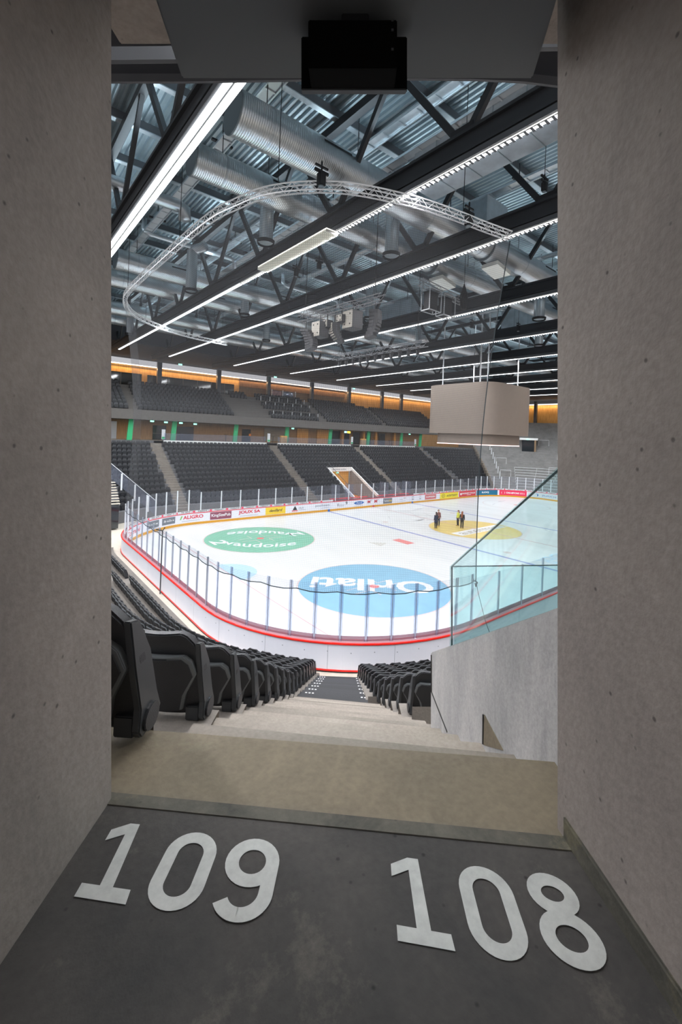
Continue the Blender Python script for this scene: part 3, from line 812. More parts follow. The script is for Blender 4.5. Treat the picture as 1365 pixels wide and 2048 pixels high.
WORDS = ['first', 'second', 'third', 'fourth', 'fifth', 'sixth', 'seventh', 'eighth', 'ninth', 'tenth', 'eleventh', 'twelfth', 'thirteenth', 'fourteenth', 'fifteenth', 'sixteenth', 'seventeenth']
used = False
NEARN = 0
firstR = min([c[2] for c in cand if c[1] > 0] + [99])
for c in cand:
    q, side, k, i, x, y, z, face, px, py = c
    if NEARN < 296:
        o = proto if not used else copy_tree(proto)
        used = True; NEARN += 1
        o.location = (x, y, z); o.rotation_euler = (0, 0, face); o.scale = (1, 1, .88)
        if i == 0 and side < 0:
            tag(o, 'black tip-up seat at the stair end of the %s row down, left of the stairs' % WORDS[k], 'seat', 'seats left of the stairs')
        elif i == 0:
            tag(o, 'black tip-up seat, stair end of the %s row past the parapet, right side' % WORDS[k - firstR], 'seat', 'seats right of the stairs')
        elif side < 0 and x > 0.5 - 6 and y < -6:
            tag(o, 'black tip-up seat inside the curved rows left of the stairs', 'seat', 'seats inside the curved rows left of the stairs')
        elif side < 0:
            tag(o, 'black tip-up seat in the rows behind the near goal, by the end boards', 'seat', 'seats behind the near goal')
        else:
            tag(o, 'black tip-up seat inside the rows right of the stairs, below the parapet', 'seat', 'seats inside the rows right of the stairs')
    else:
        low_seat(low, x, y, z, face)
print('near seats', NEARN, 'candidates', len(cand))
PITCH = 0.53
# far lower tier
AISLES = [8.0, 24.0, 39.7, 55.6]
for k in range(NF):
    o_ = frow_o(k); z = frow_z(k) - .5
    s = S_FARCORNER + 3.5 - PER
    R_ = RAD + o_
    while s < sR:
        x, y = P(s, o_ )
        step = PITCH * (1 if 0 <= s <= 44 else RAD / R_)
        s += step
        x1, y1 = P(s, o_); ang = math.atan2(y1 - y, x1 - x) + PI
        skip = False
        if 0 <= s <= 44 or y > 14:
            for a in AISLES:
                if abs(x - a) < 0.75 and s > -3: skip = True
        if 30.0 < x < 35.0 and y > 15 and z < 3.7: skip = True        # tunnel mouth
        px, py, q = project((x, y, z + .5))
        if px < -300 or px > 1250: skip = True
        if x < 2.3 and z < 4.2: skip = True
        if skip: continue
        low_seat(low, x, y, z, ang)
# upper tier
def urow_z(k): return 10.95 + 0.47 * k
def urow_y(k): return 31.4 + 0.82 * k
UA = [5.6, 19.3, 23.4, 33.5, 47.0]
for k in range(8):
    x = -2.0
    while x < 62:
        x += PITCH
        sk = any(abs(x - a - (7 - k) * 0.0) < 0.7 for a in UA)
        if 19.3 < x < 24.5 and k < 8: sk = sk or k < 6
        if x > 24 and x < 33 and k in (2, 5): sk = True
        if x > 45 and k > 6: sk = True
        px, py, q = project((x, urow_y(k), urow_z(k)))
        if px < 215 or px > 880: sk = True
        if not sk: low_seat(low, x, urow_y(k), urow_z(k), PI)
o = low.build('stadium_seat_rows', 'seat_black'); tag(o, 'thousands of black folding seats filling the far stands and balcony', 'seats'); o['kind'] = 'stuff'

# aisle steps of the far stand
for i, a in enumerate(AISLES):
    mb = MB(); o0 = 15
    for k in range(NF + 1):
        for h in (0, 1):
            oo = frow_o(k) + .2 - .4 * h; zz = (frow_z(k) - .5) + (.23 if h == 0 and k > 0 else 0) 
            zt = frow_z(k) - .5 + (0.23 if h == 0 else 0.0)
            if k == 0 and h == 0: zt = 7.0
            mb.box(a - .62, a + .62, o0 + oo - .42, o0 + oo + (.6 if k == 0 else 0), zt - .6, zt + 0.012)
    o = mb.build('aisle_steps', 'stair_concrete')
    tag(o, ['narrow concrete steps through the far seats, nearest to the left corner', 'narrow concrete steps through the far seats left of the tunnel', 'narrow concrete steps through the far seats right of the tunnel', 'narrow concrete steps through the far seats before the right corner'][i], 'stairs')

# concourse between the tiers ---------------------------------------------------------------
struct(MB().box(-25, 64, 30.95 - .0, 42, 7.0, 7.28).build('concourse_floor', 'tier_concrete'))
for x0, x1 in ((9.0, 23.1), (24.9, 38.7), (40.7, 54.4)):
    o = MB().box(x0, x1, 30.55, 30.70, 6.6, 7.36).build('parapet_band', 'tier_concrete')
    tag(o, 'concrete parapet with white top stripe behind the far seats, ' + ('left length' if x0 < 10 else 'middle length' if x0 < 30 else 'right length'), 'parapet')
    MB().box(x0, x1, 30.47, 30.55, 7.06, 7.38).build('white_stripe', 'stripe_white', o)
    g = MB().box(x0 + .1, x1 - .1, 30.62, 30.64, 7.36, 8.25).build('glass_railing', 'far_guard'); tag(g, 'clear glass railing along the far concourse, ' + ('left length' if x0 < 10 else 'middle length' if x0 < 30 else 'right length'), 'railing')
struct(MB().box(-25, 62, 36.0, 36.3, 7.28, 9.85).build('wall_concourse', 'wood_tan'))
# upper tier body
prof = [(0, 9.78), (0, 10.85)]
V = []; 
up = [(30.6, 9.78), (30.6, 10.85)]
for k in range(8): up += [(urow_y(k) - .62, up[-1][1]), (urow_y(k) - .62, urow_z(k))]
up += [(42, up[-1][1]), (42, 9.78)]
mb = MB(); mb.prism(up, lambda u, v, t: (-25 + t, u, v), 25 + 62); struct(mb.build('balcony_slab', 'fascia_dark'))
for i, x in enumerate((5.42, 10.46, 18.81, 27.0, 35.2, 43.5, 51.8, 57.1)):
    mb = MB(); dx = 0.35
    mb.v = [(x - .28, 31.6, 7.28), (x + .28, 31.6, 7.28), (x + .28 + dx * .5, 31.6, 9.8), (x - .28 + dx * .5, 31.6, 9.8)] + [(x - .28, 31.85, 7.28), (x + .28, 31.85, 7.28), (x + .28 + dx * .5, 31.85, 9.8), (x - .28 + dx * .5, 31.85, 9.8)]
    mb.f = [(0, 1, 2, 3), (7, 6, 5, 4), (0, 4, 5, 1), (1, 5, 6, 2), (2, 6, 7, 3), (3, 7, 4, 0)]
    o = mb.build('green_column', 'green'); tag(o, '%s of the bright green columns on the far concourse, counted from the left' % WORDS[i], 'column', 'green concourse columns')
def conc_box(name, x0, x1, z0, z1, m, label, cat, y=35.96, t=.06, group=None):
    o = MB().box(x0, x1, y - t, y, z0, z1).build(name, m); tag(o, label, cat, group); return o
for x0, x1, lb in ((9.2, 10.9, 'left'), (12.3, 14.6, 'second'), (21.9, 23.3, 'third')):
    o = conc_box('concourse_door', x0, x1, 7.28, 9.2, 'window_dark', 'dark double door in the brown concourse wall, %s from the left' % lb, 'door')
    MB().box(x0, x1, 35.85, 35.9, 8.1, 8.2).build('push_bar', 'steel_grey', o)
conc_box('grey_glazing', -24, 4.9, 7.3, 9.5, 'post_grey', 'grey glazed front of the concourse at the far left', 'window', t=.12)
conc_box('notice_plate', 23.0, 23.35, 8.2, 8.55, 'orange', 'small orange notice beside a concourse door', 'sign', t=.09)
conc_box('wall_recess', 25.6, 30.2, 7.5, 9.6, 'tier_concrete', 'grey concrete recess in the concourse wall', 'wall panel')
conc_box('lit_timber_panel', 31.6, 33.8, 7.3, 9.7, 'wood_warm', 'bright timber panel left of the green column over the tunnel', 'wall panel', t=.1)
conc_box('lit_timber_panel', 35.6, 38.2, 7.3, 9.7, 'wood_warm', 'bright timber panel right of the green column over the tunnel', 'wall panel', t=.1)
for i, x in enumerate((38.8, 41.0, 43.6, 46.3, 50.0)):
    conc_box('concourse_window', x, x + 1.7, 7.3, 9.6, 'window_dark', '%s of the dark glazed bays of the concourse bar, from the left' % WORDS[i], 'window', t=.08)
for i, x in enumerate((40.6, 45.6, 48.6, 53.6)):
    o = MB().box(x, x + .45, 35.3, 35.8, 7.28, 9.78).build('timber_post', 'wood_warm'); tag(o, '%s of the timber posts by the concourse bar, from the left' % WORDS[i], 'post')
for i, (x, z) in enumerate(((7.4, 9.55), (9.0, 9.5), (10.8, 9.5), (12.6, 9.45), (27.2, 9.5), (52.6, 9.5))):
    o = MB().box(x, x + .42, 30.50, 30.55, z, z + .18).build('exit_sign', 'exit_green'); tag(o, 'small glowing green exit sign under the balcony edge, %s from the left' % WORDS[i], 'exit sign')
    MB().box(x + .1, x + .3, 30.52, 30.56, z + .18, z + .3).build('bracket', 'steel_dark', o)
for i, (x) in enumerate((8.85, 23.4, 39.0, 54.6)):
    o = MB().box(x, x + .42, 30.8, 30.9, 7.5, 8.7).build('aisle_notice', 'ad_white'); tag(o, 'white notice board at the top of the %s far aisle' % WORDS[i], 'sign')
    MB().box(x + .08, x + .34, 30.78, 30.8, 7.28, 7.5).build('stand_foot', 'steel_grey', o)
    MB().box(x + .04, x + .38, 30.785, 30.8, 7.55, 7.8).build('notice_band', 'green', o)
for i, x in enumerate((25.7, 41.4)):
    o = MB().box(x, x + 1.05, 30.9, 31.3, 7.28, 8.45).build('food_cart', 'wood_warm'); tag(o, 'lit yellow counter box beside the %s far aisle' % ('second' if i == 0 else 'third'), 'counter')
for i, x in enumerate((10.8, 17.0, 24.4, 44.8, 48.8, 52.4)):
    t = empty('high_table', (x + .9, 32.6, 7.28), 'small high table with stools behind the far railing, %s from the left' % WORDS[i], 'table')
    MB().tube([(0, 0, 0), (0, 0, 1.0)], .04, 8).build('table_stem', 'steel_dark', t)
    MB().tube([(0, 0, 1.0), (0, 0, 1.04)], .35, 16).build('table_top', 'steel_dark', t)
    MB().tube([(0, 0, 0), (0, 0, .03)], .25, 14).build('table_foot', 'steel_white', t)
o = MB().box(39.9, 41.4, 33.9, 34.0, 9.25, 9.7).build('menu_screen', 'window_dark'); tag(o, 'small lit menu screen hanging over the concourse bar', 'screen')
MB().box(39.95, 40.5, 33.88, 33.9, 9.3, 9.65).build('screen_picture', mat('menu_blue', (.2, .5, .7), emis=(.4, .8, 1), es=1), o)
MB().box(40.6, 41.3, 33.88, 33.9, 9.3, 9.65).build('screen_picture', mat('menu_yellow', (.8, .6, .1), emis=(1, .7, .05), es=1), o)

# upper back wall ---------------------------------------------------------------------------
struct(MB().box(-30, 90, 39.2, 39.6, 9.8, 17.3).build('wall_far', 'wood_tan'))
struct(MB().box(84.4, 84.8, -60, 60, 0, 17.3).build('wall_end', 'wood_warm'))
def wallpanel(name, x0, x1, z0, z1, m, label, cat, t):
    o = MB().box(x0, x1, 39.2 - t, 39.2, z0, z1).build(name, m); tag(o, label, cat); return o
wallpanel('timber_cladding', -30, 22.6, 16.1, 17.2, 'wood_warm', 'bright timber band above the dark balcony windows', 'cladding', .12)
wallpanel('timber_cladding', 8.4, 9.1, 13.4, 16.1, 'wood_warm', 'bright timber pier between the two dark balcony windows', 'cladding', .12)
wallpanel('timber_cladding', 21.8, 22.6, 13.4, 16.1, 'wood_warm', 'bright timber pier at the right end of the balcony windows', 'cladding', .12)
wallpanel('timber_cladding', 44.6, 84, 13.0, 17.2, 'wood_warm', 'brightly lit timber wall behind the right part of the balcony', 'cladding', .12)
for x0, x1, lb in ((-20, 8.4, 'left'), (9.1, 21.8, 'right')):
    o = wallpanel('balcony_window', x0, x1, 13.3, 16.1, 'window_dark', 'wide dark %s window behind the balcony seats' % lb, 'window', .06)
    mb = MB(); x = x0 + .6
    while x < x1: mb.box(x, x + .07, 39.08, 39.14, 13.3, 16.1); x += 2.1
    mb.build('window_mullions', 'steel_grey', o)
o = wallpanel('slat_valance', 22.6, 43.8, 15.9, 17.2, 'wood_brown', 'dark brown vertical slat curtain under the light strip', 'slat curtain', .25)
o = MB().box(-30, 84, 38.9, 39.05, 17.17, 17.28).build('light_strip', 'led_warm'); tag(o, 'long glowing light strip along the top of the far timber wall', 'light strip')
o = MB().box(84.0, 84.2, -50, 38, 17.17, 17.28).build('light_strip', 'led_warm'); tag(o, 'glowing light strip on the end wall right of the video cube', 'light strip')
for i, x in enumerate((10.4, 18.9, 27.3, 35.8, 44.2, 52.7, 58.2)):
    o = MB().box(x - .28, x + .28, 38.0, 38.5, 10, 17.9).build('balcony_column', 'steel_grey'); tag(o, '%s of the grey columns in front of the far timber wall, from the left' % WORDS[i], 'column', 'balcony columns')
for i, y in enumerate((22.3, 14, 6, -2)):
    o = MB().box(83.2, 83.7, y - .3, y + .3, 8, 17.9).build('balcony_column', 'steel_grey'); tag(o, '%s of the grey columns of the end wall, from the left' % WORDS[i], 'column', 'end wall columns')
for i, (x, z) in enumerate(((12.5, 18.0), (27.5, 18.0), (44, 17.8))):
    o = MB().box(x, x + .5, 36.9, 36.96, z - .3, z - .1).build('exit_sign', 'exit_green'); tag(o, 'small glowing green exit sign under the dark roof edge, %s from the left' % WORDS[i], 'exit sign')
    MB().box(x + .2, x + .25, 36.9, 36.95, z - .1, 18.2).build('hanger', 'steel_dark', o)
# television corner on the balcony
t = empty('commentary_booth', (29.5, 37.6, 14.2), 'small glazed commentary box with lit screens at the back of the balcony', 'booth')
MB().box(-1.9, 2.6, 0, .04, 0, 1.6).build('booth_glass', 'far_guard', t)
MB().box(-1.7, -.0, .3, .36, .5, 1.5).build('booth_picture', mat('booth_pic', (.7, .35, .25), noise=.6, nscale=3), t)
MB().box(.4, 2.3, .3, .36, .4, 1.5).build('booth_screen', 'window_dark', t)
for x in (-1.9, .15, 2.6): MB().box(x - .04, x + .04, -.03, .07, 0, 1.7).build('booth_post', 'post_white', t)
for i in range(3):
    o = MB().box(24.6, 32.8, urow_y(1 + 2 * i + (i > 0)) - .55, urow_y(1 + 2 * i + (i > 0)) - .15, urow_z(1 + 2 * i + (i > 0)) + .7, urow_z(1 + 2 * i + (i > 0)) + .76).build('press_desk', 'steel_dark')
    tag(o, 'long dark press desk on the middle of the balcony, %s' % ['lowest', 'middle one', 'highest'][i], 'desk')
    for j in range(6): MB().box(24.7 + j * 1.6, 24.76 + j * 1.6, urow_y(1 + 2 * i + (i > 0)) - .5, urow_y(1 + 2 * i + (i > 0)) - .42, urow_z(1 + 2 * i + (i > 0)), urow_z(1 + 2 * i + (i > 0)) + .7).build('desk_leg', 'post_white', o)

# tunnel mouth in the far stand -------------------------------------------------------------
t = empty('tunnel_portal', (32.4, 21, -1.0), 'white-framed players tunnel mouth cut into the far seats', 'tunnel')
def rel(mb): return mb
mb = MB(); mb.box(-2.2, 2.4, 4.2, 4.6, 4.55, 5.15); mb.build('portal_lintel', 'stripe_white', t)
mb = MB(); lettering  # noqa
vs, fs = text_geo('vaudoise aréna', .02)
MB().add([(-1.4 + 2.6 * u, 4.18, 4.75 + .25 * v) for u, v in vs], fs).build('portal_lettering', 'text_grey', t)
for x in (-2.2, 2.2):
    mb = MB(); mb.prism([(-3.2, 1.0), (4.5, 5.25), (4.5, 4.9), (-3.2, 0.6)], lambda u, v, q: (x + q, u, v), .2); mb.build('portal_side_rail', 'stripe_white', t)
    mb = MB(); mb.prism([(-3.2, 0.0), (-3.2, .7), (4.5, 4.9), (4.5, 0.0)], lambda u, v, q: (x + .03 + q, u, v), .12); mb.build('portal_side_wall', 'tier_concrete', t)
    MB().tube([(x + .1, -3.2, 1.7), (x + .1, 4.5, 5.95)], .03, 6).build('portal_handrail', 'steel_grey', t)
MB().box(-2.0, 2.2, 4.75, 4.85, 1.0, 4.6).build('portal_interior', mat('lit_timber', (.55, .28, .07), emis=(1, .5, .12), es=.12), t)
MB().box(-2.0, 2.2, -3.0, 4.6, 1.02, 1.12).build('portal_floor', 'orange', t)
MB().box(-.3, .1, 4.5, 4.56, 4.25, 4.42).build('portal_exit_sign', 'exit_green', t)
o = MB().box(24, 40, 16.8, 18.2, 0.0, .5).build('bench_platform', 'orange'); tag(o, 'red-orange players bench platform behind the far boards', 'platform')
for i, x in enumerate((25.0, 33.0)):
    b = empty('players_bench', (x, 17.4, .5), '%s players bench behind the far glass' % ['left', 'right'][i], 'bench')
    MB().box(0, 6, -.2, .2, .42, .48).build('bench_seat', 'red', b)
    for q in (0.3, 3, 5.7): MB().box(q - .04, q + .04, -.15, .15, 0, .42).build('bench_leg', 'steel_white', b)
for i, x in enumerate((26, 28.2, 34.4, 36.6, 38.8)):
    o = MB().box(x, x + .05, 16.9, 18.6, .5, 2.7).build('bench_divider', 'far_guard'); tag(o, 'clear divider pane behind the players benches, %s from the left' % WORDS[i], 'glass pane')
# far corner vomitory gap, railings of the standing terrace
sT = sR + .8
def rail(mb, pts): mb.tube(pts, .035, 6)
idx = 0
for dz, (ss, oo) in enumerate([(1.0, 6.5), (1.0, 10), (5.2, 8.2), (5.4, 12.5), (9.3, 6.0), (9.6, 10.5), (12.8, 8), (13.2, 13.5), (4.0, 17), (8.2, 18), (11.5, 20), (14.5, 17.5)]):
    zz = 13.2 - 0.4 * math.ceil((25.4 - oo) / .74 - 1e-6)
    a = P(sR + ss, oo); b = P(sR + ss + 1.5 * RAD / (RAD + oo) * 1.2, oo)
    mb = MB(); rail(mb, [(*a, zz), (*a, zz + 1.1), (*b, zz + 1.1), (*b, zz)])
    o = mb.build('crush_barrier', 'alu'); tag(o, 'silver hoop barrier on the grey standing terrace', 'barrier', 'hoop barriers on the standing terrace')
for j in range(9):
    oo = 4.6 + j * 1.4; zz = 13.2 - 0.4 * math.ceil((25.4 - oo) / .74)
    a = P(sR + .9, oo); a2 = P(sR + .95, oo + .05)
    mb = MB(); mb.tube([(*a, zz), (*a, zz + 1.25)], .07, 8)
    o = mb.build('divider_post', 'post_white'); tag(o, 'white post on the fence between the seats and the standing terrace', 'post', 'fence posts beside the standing terrace')
o = empty('terrace_doorway', (0, 0, 0), 'white-framed dark doorway in the standing terrace right of the video cube', 'doorway')
c = Vector((*P(sR + 3.4, 17.0), 0)); tdir = (Vector((*P(sR + 3.5, 17.0), 0)) - c).normalized(); ndir = Vector((-tdir.y, tdir.x, 0))
def TB(mb, u0, u1, n0, n1, z0, z1):
    Mx = Matrix.Identity(4)
    for i in range(3): Mx[i][0] = tdir[i]; Mx[i][1] = ndir[i]; Mx[i][3] = c[i]
    mb.box(u0, u1, n0, n1, z0, z1, Mx); return mb
TB(MB(), -1.1, 1.1, -2.2, 1.5, 7.0, 9.4).build('doorway_opening', 'window_dark', o)
TB(MB(), -1.6, 1.7, -2.35, 1.5, 9.4, 9.8).build('doorway_lintel', 'stripe_white', o)
TB(MB(), 1.1, 1.4, -2.35, 1.5, 7.0, 9.4).build('doorway_jamb', 'wood_tan', o)
TB(MB(), -.3, .1, -2.42, -2.35, 9.45, 9.65).build('doorway_exit_sign', 'exit_green', o)
for i in range(8):  # horizontal rails at the foot of the terrace
    z0 = .9 + i * .42; oo = 3.4 + i * .75
    mb = MB(); mb.tube([(*P(sR + 2.4 + j * .6, oo), z0 + .55) for j in range(20)], .03, 6)
    for j in range(0, 20, 3): mb.tube([(*P(sR + 2.4 + j * .6, oo), z0 - .3), (*P(sR + 2.4 + j * .6, oo), z0 + .55)], .025, 6)
    o = mb.build('terrace_rail', 'alu'); tag(o, 'long silver rail across the standing terrace, %s from the bottom' % WORDS[i], 'railing', 'rails across the standing terrace')

# end-stand bits at the far left edge: glass guard and steps
t = empty('corner_guard', (0, 0, 0), 'sloping glass guard with white posts beside the far left corner steps', 'guard rail')
g0, g1 = Vector((-2.5, 16.5, 8.45)), Vector((4.4, 16.5, 2.15))
mb = MB(); mb.prism([(g0.x, g0.z), (g1.x, g1.z), (g1.x, g1.z - 1.3), (g0.x, g0.z - 1.3)], lambda u, v, q: (u, 16.5 + q, v), .03); mb.build('guard_pane', 'far_guard', t)
MB().bar(g0, g1, .05, .05).build('guard_rail', 'post_white', t)
for x_ in (-.2, 1.45, 2.55, 3.7):
    zt_ = g0.z + (g1.z - g0.z) * (x_ - g0.x) / (g1.x - g0.x)
    MB().box(x_ - .06, x_ + .06, 16.42, 16.5, zt_ - 1.55, zt_ - .1).build('guard_post', 'post_white', t)
st2 = empty('corner_steps', (0, 0, 0), 'pale steps with dark risers at the far left corner of the rink', 'stairs')
for i in range(9):
    MB().box(-1.6, 1.25, 15.7 + i * .26, 16.05 + i * .26, 2.2 + i * .2, 2.26 + i * .2).build('step_tread', 'floor_beige', st2)
MB().box(-1.6, 1.2, 15.9, 18.3, 0.1, 2.2).build('step_base', 'window_dark', st2)
mb = MB(); mb.box(-1.8, -1.74, 14.2, 15.9, .8, .86); mb.box(-.2, -.14, 14.4, 14.46, 0, 1.0)
o = MB().box(-2.2, -0.9, 9.0, 12.0, 0, 0.06).build('corner_mat', 'dark_tier'); tag(o, 'dark walkway mat outside the far left corner boards', 'mat')

# ================================================================== ROOF
deck = MB(); x = -16.0; pitch = 0.26; zz = 22.0; y0, y1 = -40, 42
xs = []
while x < 90:
    xs += [(x, zz), (x + .09, zz), (x + .125, zz + .11), (x + .225, zz + .11)]; x += pitch
for i, (a, b) in enumerate(xs): deck.v += [(a, y0, b), (a, y1, b)]
deck.f = [(2 * i, 2 * i + 1, 2 * i + 3, 2 * i + 2) for i in range(len(xs) - 1)]
struct(deck.build('ceiling', 'deck_metal'))
struct(MB().box(-30, 92, 27.5, 40, 18.15, 18.4).build('ceiling_edge_far', 'soffit_dark'))
struct(MB().box(70, 92, -45, 40, 18.15, 18.4).build('ceiling_edge_end', 'soffit_dark'))
struct(MB().box(-30, 92, 27.4, 27.6, 18.15, 22.2).build('ceiling_upstand', 'soffit_dark'))
for i, y in enumerate([4.35 - 3.15 * j for j in range(-8, 13)]):
    o = MB().box(-14, 70, y - .09, y + .09, 21.62, 21.98).build('roof_purlin', 'steel_grey')
    MB().box(-14, 70, y - .13, y + .13, 21.58, 21.62).build('purlin_flange', 'galvanized', o)
    tag(o, 'straight purlin under the ribbed steel roof deck', 'roof beam', 'purlins under the roof deck')
NY = [1.2 - 6.3 * k for k in range(-4, 5)]
def roof_truss(x):
    t = empty('roof_truss', (x, 0, 0))
    mb = MB(); mb.box(-.17, .17, -30, 33, 17.24, 17.32); mb.box(-.06, .06, -30, 33, 17.32, 17.82); mb.box(-.17, .17, -30, 33, 17.82, 17.92)
    mb.build('bottom_chord', 'steel_dark', t)
    MB().box(-.15, .15, -30, 33, 21.2, 21.55).build('top_chord', 'steel_dark', t)
    for ny in NY:
        for sg in (-1, 1):
            MB().bar((0, ny + sg * .22, 17.9), (0, ny + sg * 2.75, 21.3), .16, .22).build('truss_diagonal', 'steel_dark', t)
        MB().box(-.10, .10, ny - .4, ny + .4, 17.9, 18.12).build('gusset_plate', 'steel_black', t)
    return t
t0 = roof_truss(0)
TL = ['nearest roof truss, crossing the top left corner above the two bright light lines', 'second roof truss, above the light line that crosses the white curved truss', 'third roof truss from the viewer', 'fourth roof truss from the viewer', 'fifth roof truss from the viewer', 'sixth roof truss from the viewer, left of the video cube hangers', 'seventh roof truss from the viewer', 'eighth roof truss from the viewer', 'ninth roof truss from the viewer', 'farthest roof truss at the end of the hall']
for i, x in enumerate(TRUSS_X):
    o = t0 if i == 0 else copy_tree(t0)
    o.location = (x, 0, 0); tag(o, 'black steel ' + TL[i], 'roof truss')
# LED lines under the trusses
for i, x in enumerate(TRUSS_X):
    t = empty('light_line', (x, 0, 0), 'long white light line under the ' + ['nearest', 'second', 'third', 'fourth', 'fifth', 'sixth', 'seventh', 'eighth', 'ninth', 'farthest'][i] + ' roof truss', 'light')
    MB().box(-.15, .15, -27, 26.2, LEDZ + .02, LEDZ + .2).build('lamp_housing', 'steel_grey', t)
    for y in [26.2 - 3.55 * j for j in range(9)]:
        if y < -3: break
        MB().box(-.085, .085, max(y - 3.5, -2.8), y, LEDZ - .02, LEDZ + .02).build('diffuser', 'led_bright', t)
    # side arm tray with fins on the near half
    mb = MB(); yy = -27.0; comb = [(-.10, -27.0)]
    while yy < -2.9:
        comb += [(.10, yy), (.10, yy + .075), (-.085, yy + .075), (-.085, yy + .19)]; yy += .19
    comb += [(-.10, yy)]
    mb.prism(comb, lambda u, v, q: (u, v, LEDZ - .06 + q), .02)
    if i: mb.build('louver_fins', 'steel_grey', t)
    MB().box(-.08, .08, -27, -2.9, LEDZ - .02, LEDZ + .01).build('near_diffuser', 'led_dim' if i else 'led_bright', t)
    if i == 0:
        for y in [26 - 3.55 * j for j in range(14)]:
            MB().box(.16, .30, y - 3.5, y, LEDZ - .05, LEDZ - .01).build('second_diffuser', 'led_bright', t)
        MB().box(.14, .32, -24, 26, LEDZ - .01, LEDZ + .12).build('second_housing', 'louver', t)
        MB().box(.1, .2, -24, 26, LEDZ + .1, LEDZ + .16).build('housing_bridge', 'steel_grey', t)
# ducts --------------------------------------------------------------------------------------
DU = [(-12.1, 19.2, .70, -1.95, 70, 'nearest big silver spiral duct below the roof, top centre'), (-8.66, 19.2, .62, -2.05, 70, 'second big silver spiral duct, just behind the nearest one'),
      (4.8, 19.2, .63, -1.95, 70, 'third silver spiral duct, ending beside the left doorway edge'), (8.9, 19.2, .6, -6, 70, 'fourth silver spiral duct, crossing the left part of the roof'),
      (17.6, 19.2, .6, -8, 70, 'fifth silver spiral duct, behind the far turn of the white curved truss'), (21.8, 19.2, .58, -8, 70, 'farthest silver spiral duct below the roof')]
for y, z, r, x0, x1, lb in DU:
    t = empty('air_duct', (0, y, z), lb, 'air duct')
    mb = MB(); n = 32
    mb.tube([(x0, 0, 0), (x1, 0, 0)], r, n, cap=False); o = mb.build('duct_pipe', 'galvanized_spiral', t, smooth=True)
    MB().tube([(x0 - .03, 0, 0), (x0 + .02, 0, 0)], r * 1.01, n).build('end_cap', 'duct_cap', t)
    for j in range(7):
        xx = x0 + 3.2 + j * 8.2
        mb = MB(); 
        a0, a1 = math.radians(196), math.radians(206)
        P4 = [(xx, (r + .006) * math.cos(a0), -(r + .006) * math.sin(a0)), (xx + 1.3, (r + .006) * math.cos(a0), -(r + .006) * math.sin(a0)), (xx + 1.3, (r + .006) * math.cos(a1), -(r + .006) * math.sin(a1)), (xx, (r + .006) * math.cos(a1), -(r + .006) * math.sin(a1))]
        mb.add(P4, [(0, 1, 2, 3)]); mb.build('air_slot', 'steel_black', t)
    for j in range(9):
        xx = x0 + 1.2 + j * 4.1
        MB().tube([(xx, 0, r), (xx, 0, 21.6 - z)], .018, 5).build('duct_hanger', 'steel_dark', t)
        mb = MB(); mb.tube([(xx - .02, 0, 0), (xx + .03, 0, 0)], r + .012, n, cap=False); mb.build('duct_strap', 'galvanized', t, smooth=True)
# vertical outlets
for i, (x, y, zb, zt, r) in enumerate([(1.7, -7.73, 17.35, 19.6, .31), (6.7, -10.78, 17.35, 19.6, .33), (1.74, 1.9, 17.35, 19.9, .32), (21.55, -10.4, 17.4, 19.6, .36), (6.9, 5.1, 17.5, 19.6, .30), (2.5, 20.5, 17.6, 19.6, .30), (14, -1.0, 17.6, 19.8, .3), (24, 3, 17.5, 19.8, .32), (12.5, 12, 17.5, 19.6, .3), (30, -6, 17.5, 19.8, .34), (38, -9, 17.4, 19.8, .4)]):
    t = empty('air_outlet', (x, y, 0), ['silver drop pipe with black ring left of the white-lit lamp tray', 'silver drop pipe with black ring between the big ducts, top right of centre', 'silver drop pipe with black ring behind the curved truss on the left', 'silver drop pipe with black ring near the right doorway edge', 'small silver drop pipe between the second and third light lines', 'small silver drop pipe at the far left below the farthest ducts', 'small silver drop pipe behind the loudspeakers', 'small silver drop pipe above the lighting truss', 'small silver drop pipe left of the loudspeakers, beyond the third truss', 'small silver drop pipe above the video cube', 'small silver drop pipe right above the video cube'][i], 'air outlet')
    MB().tube([(0, 0, zb + .1), (0, 0, zt)], r, 24, cap=False).build('drop_pipe', 'galvanized_spiral', t, smooth=True)
    MB().tube([(0, 0, zt), (0, 0, 22.05)], .02, 5).build('pipe_hanger', 'steel_dark', t)
    MB().tube([(0, 0, zb), (0, 0, zb + .16)], [r * 1.22, r * 1.3], 24, cap=False).build('outlet_ring', 'steel_black', t, smooth=True)
    MB().tube([(0, 0, zb + .06), (0, 0, zb + .09)], r * .95, 24).build('outlet_disc', 'duct_cap', t)
    if i in (0, 1, 2): MB().tube([(0, 0, zt - .3), (.1, -.1, zt + .1), (.5, -.8, zt + .2)], r * .9, 16).build('pipe_elbow', 'galvanized', t, smooth=True)
# thin pipes with elbows between the ducts
for i, (x0, y0_, z0_, L_) in enumerate(((0.3, -10.1, 20.2, 5.0), (-.8, 3.0, 20.6, 5.5), (9.5, 4.0, 20.2, 5), (-6, -3.8, 19.6, 5))):
    mb = MB(); mb.tube([(x0, y0_ + .1, z0_ + .9), (x0, y0_ + .1, z0_ + .25), (x0 + .12, y0_, z0_ + .06), (x0 + .35, y0_, z0_), (x0 + L_, y0_, z0_), (x0 + L_ + .3, y0_, z0_ - .1), (x0 + L_ + .35, y0_, z0_ - .6)], .15 if i < 3 else .3, 14)
    o = mb.build('bent_pipe', 'galvanized', smooth=True); tag(o, ['bent silver pipe between the two nearest big ducts', 'bent silver pipe above the third duct on the left', 'bent silver pipe beyond the third truss', 'thick silver pipe stub at the left doorway edge'][i], 'pipe')
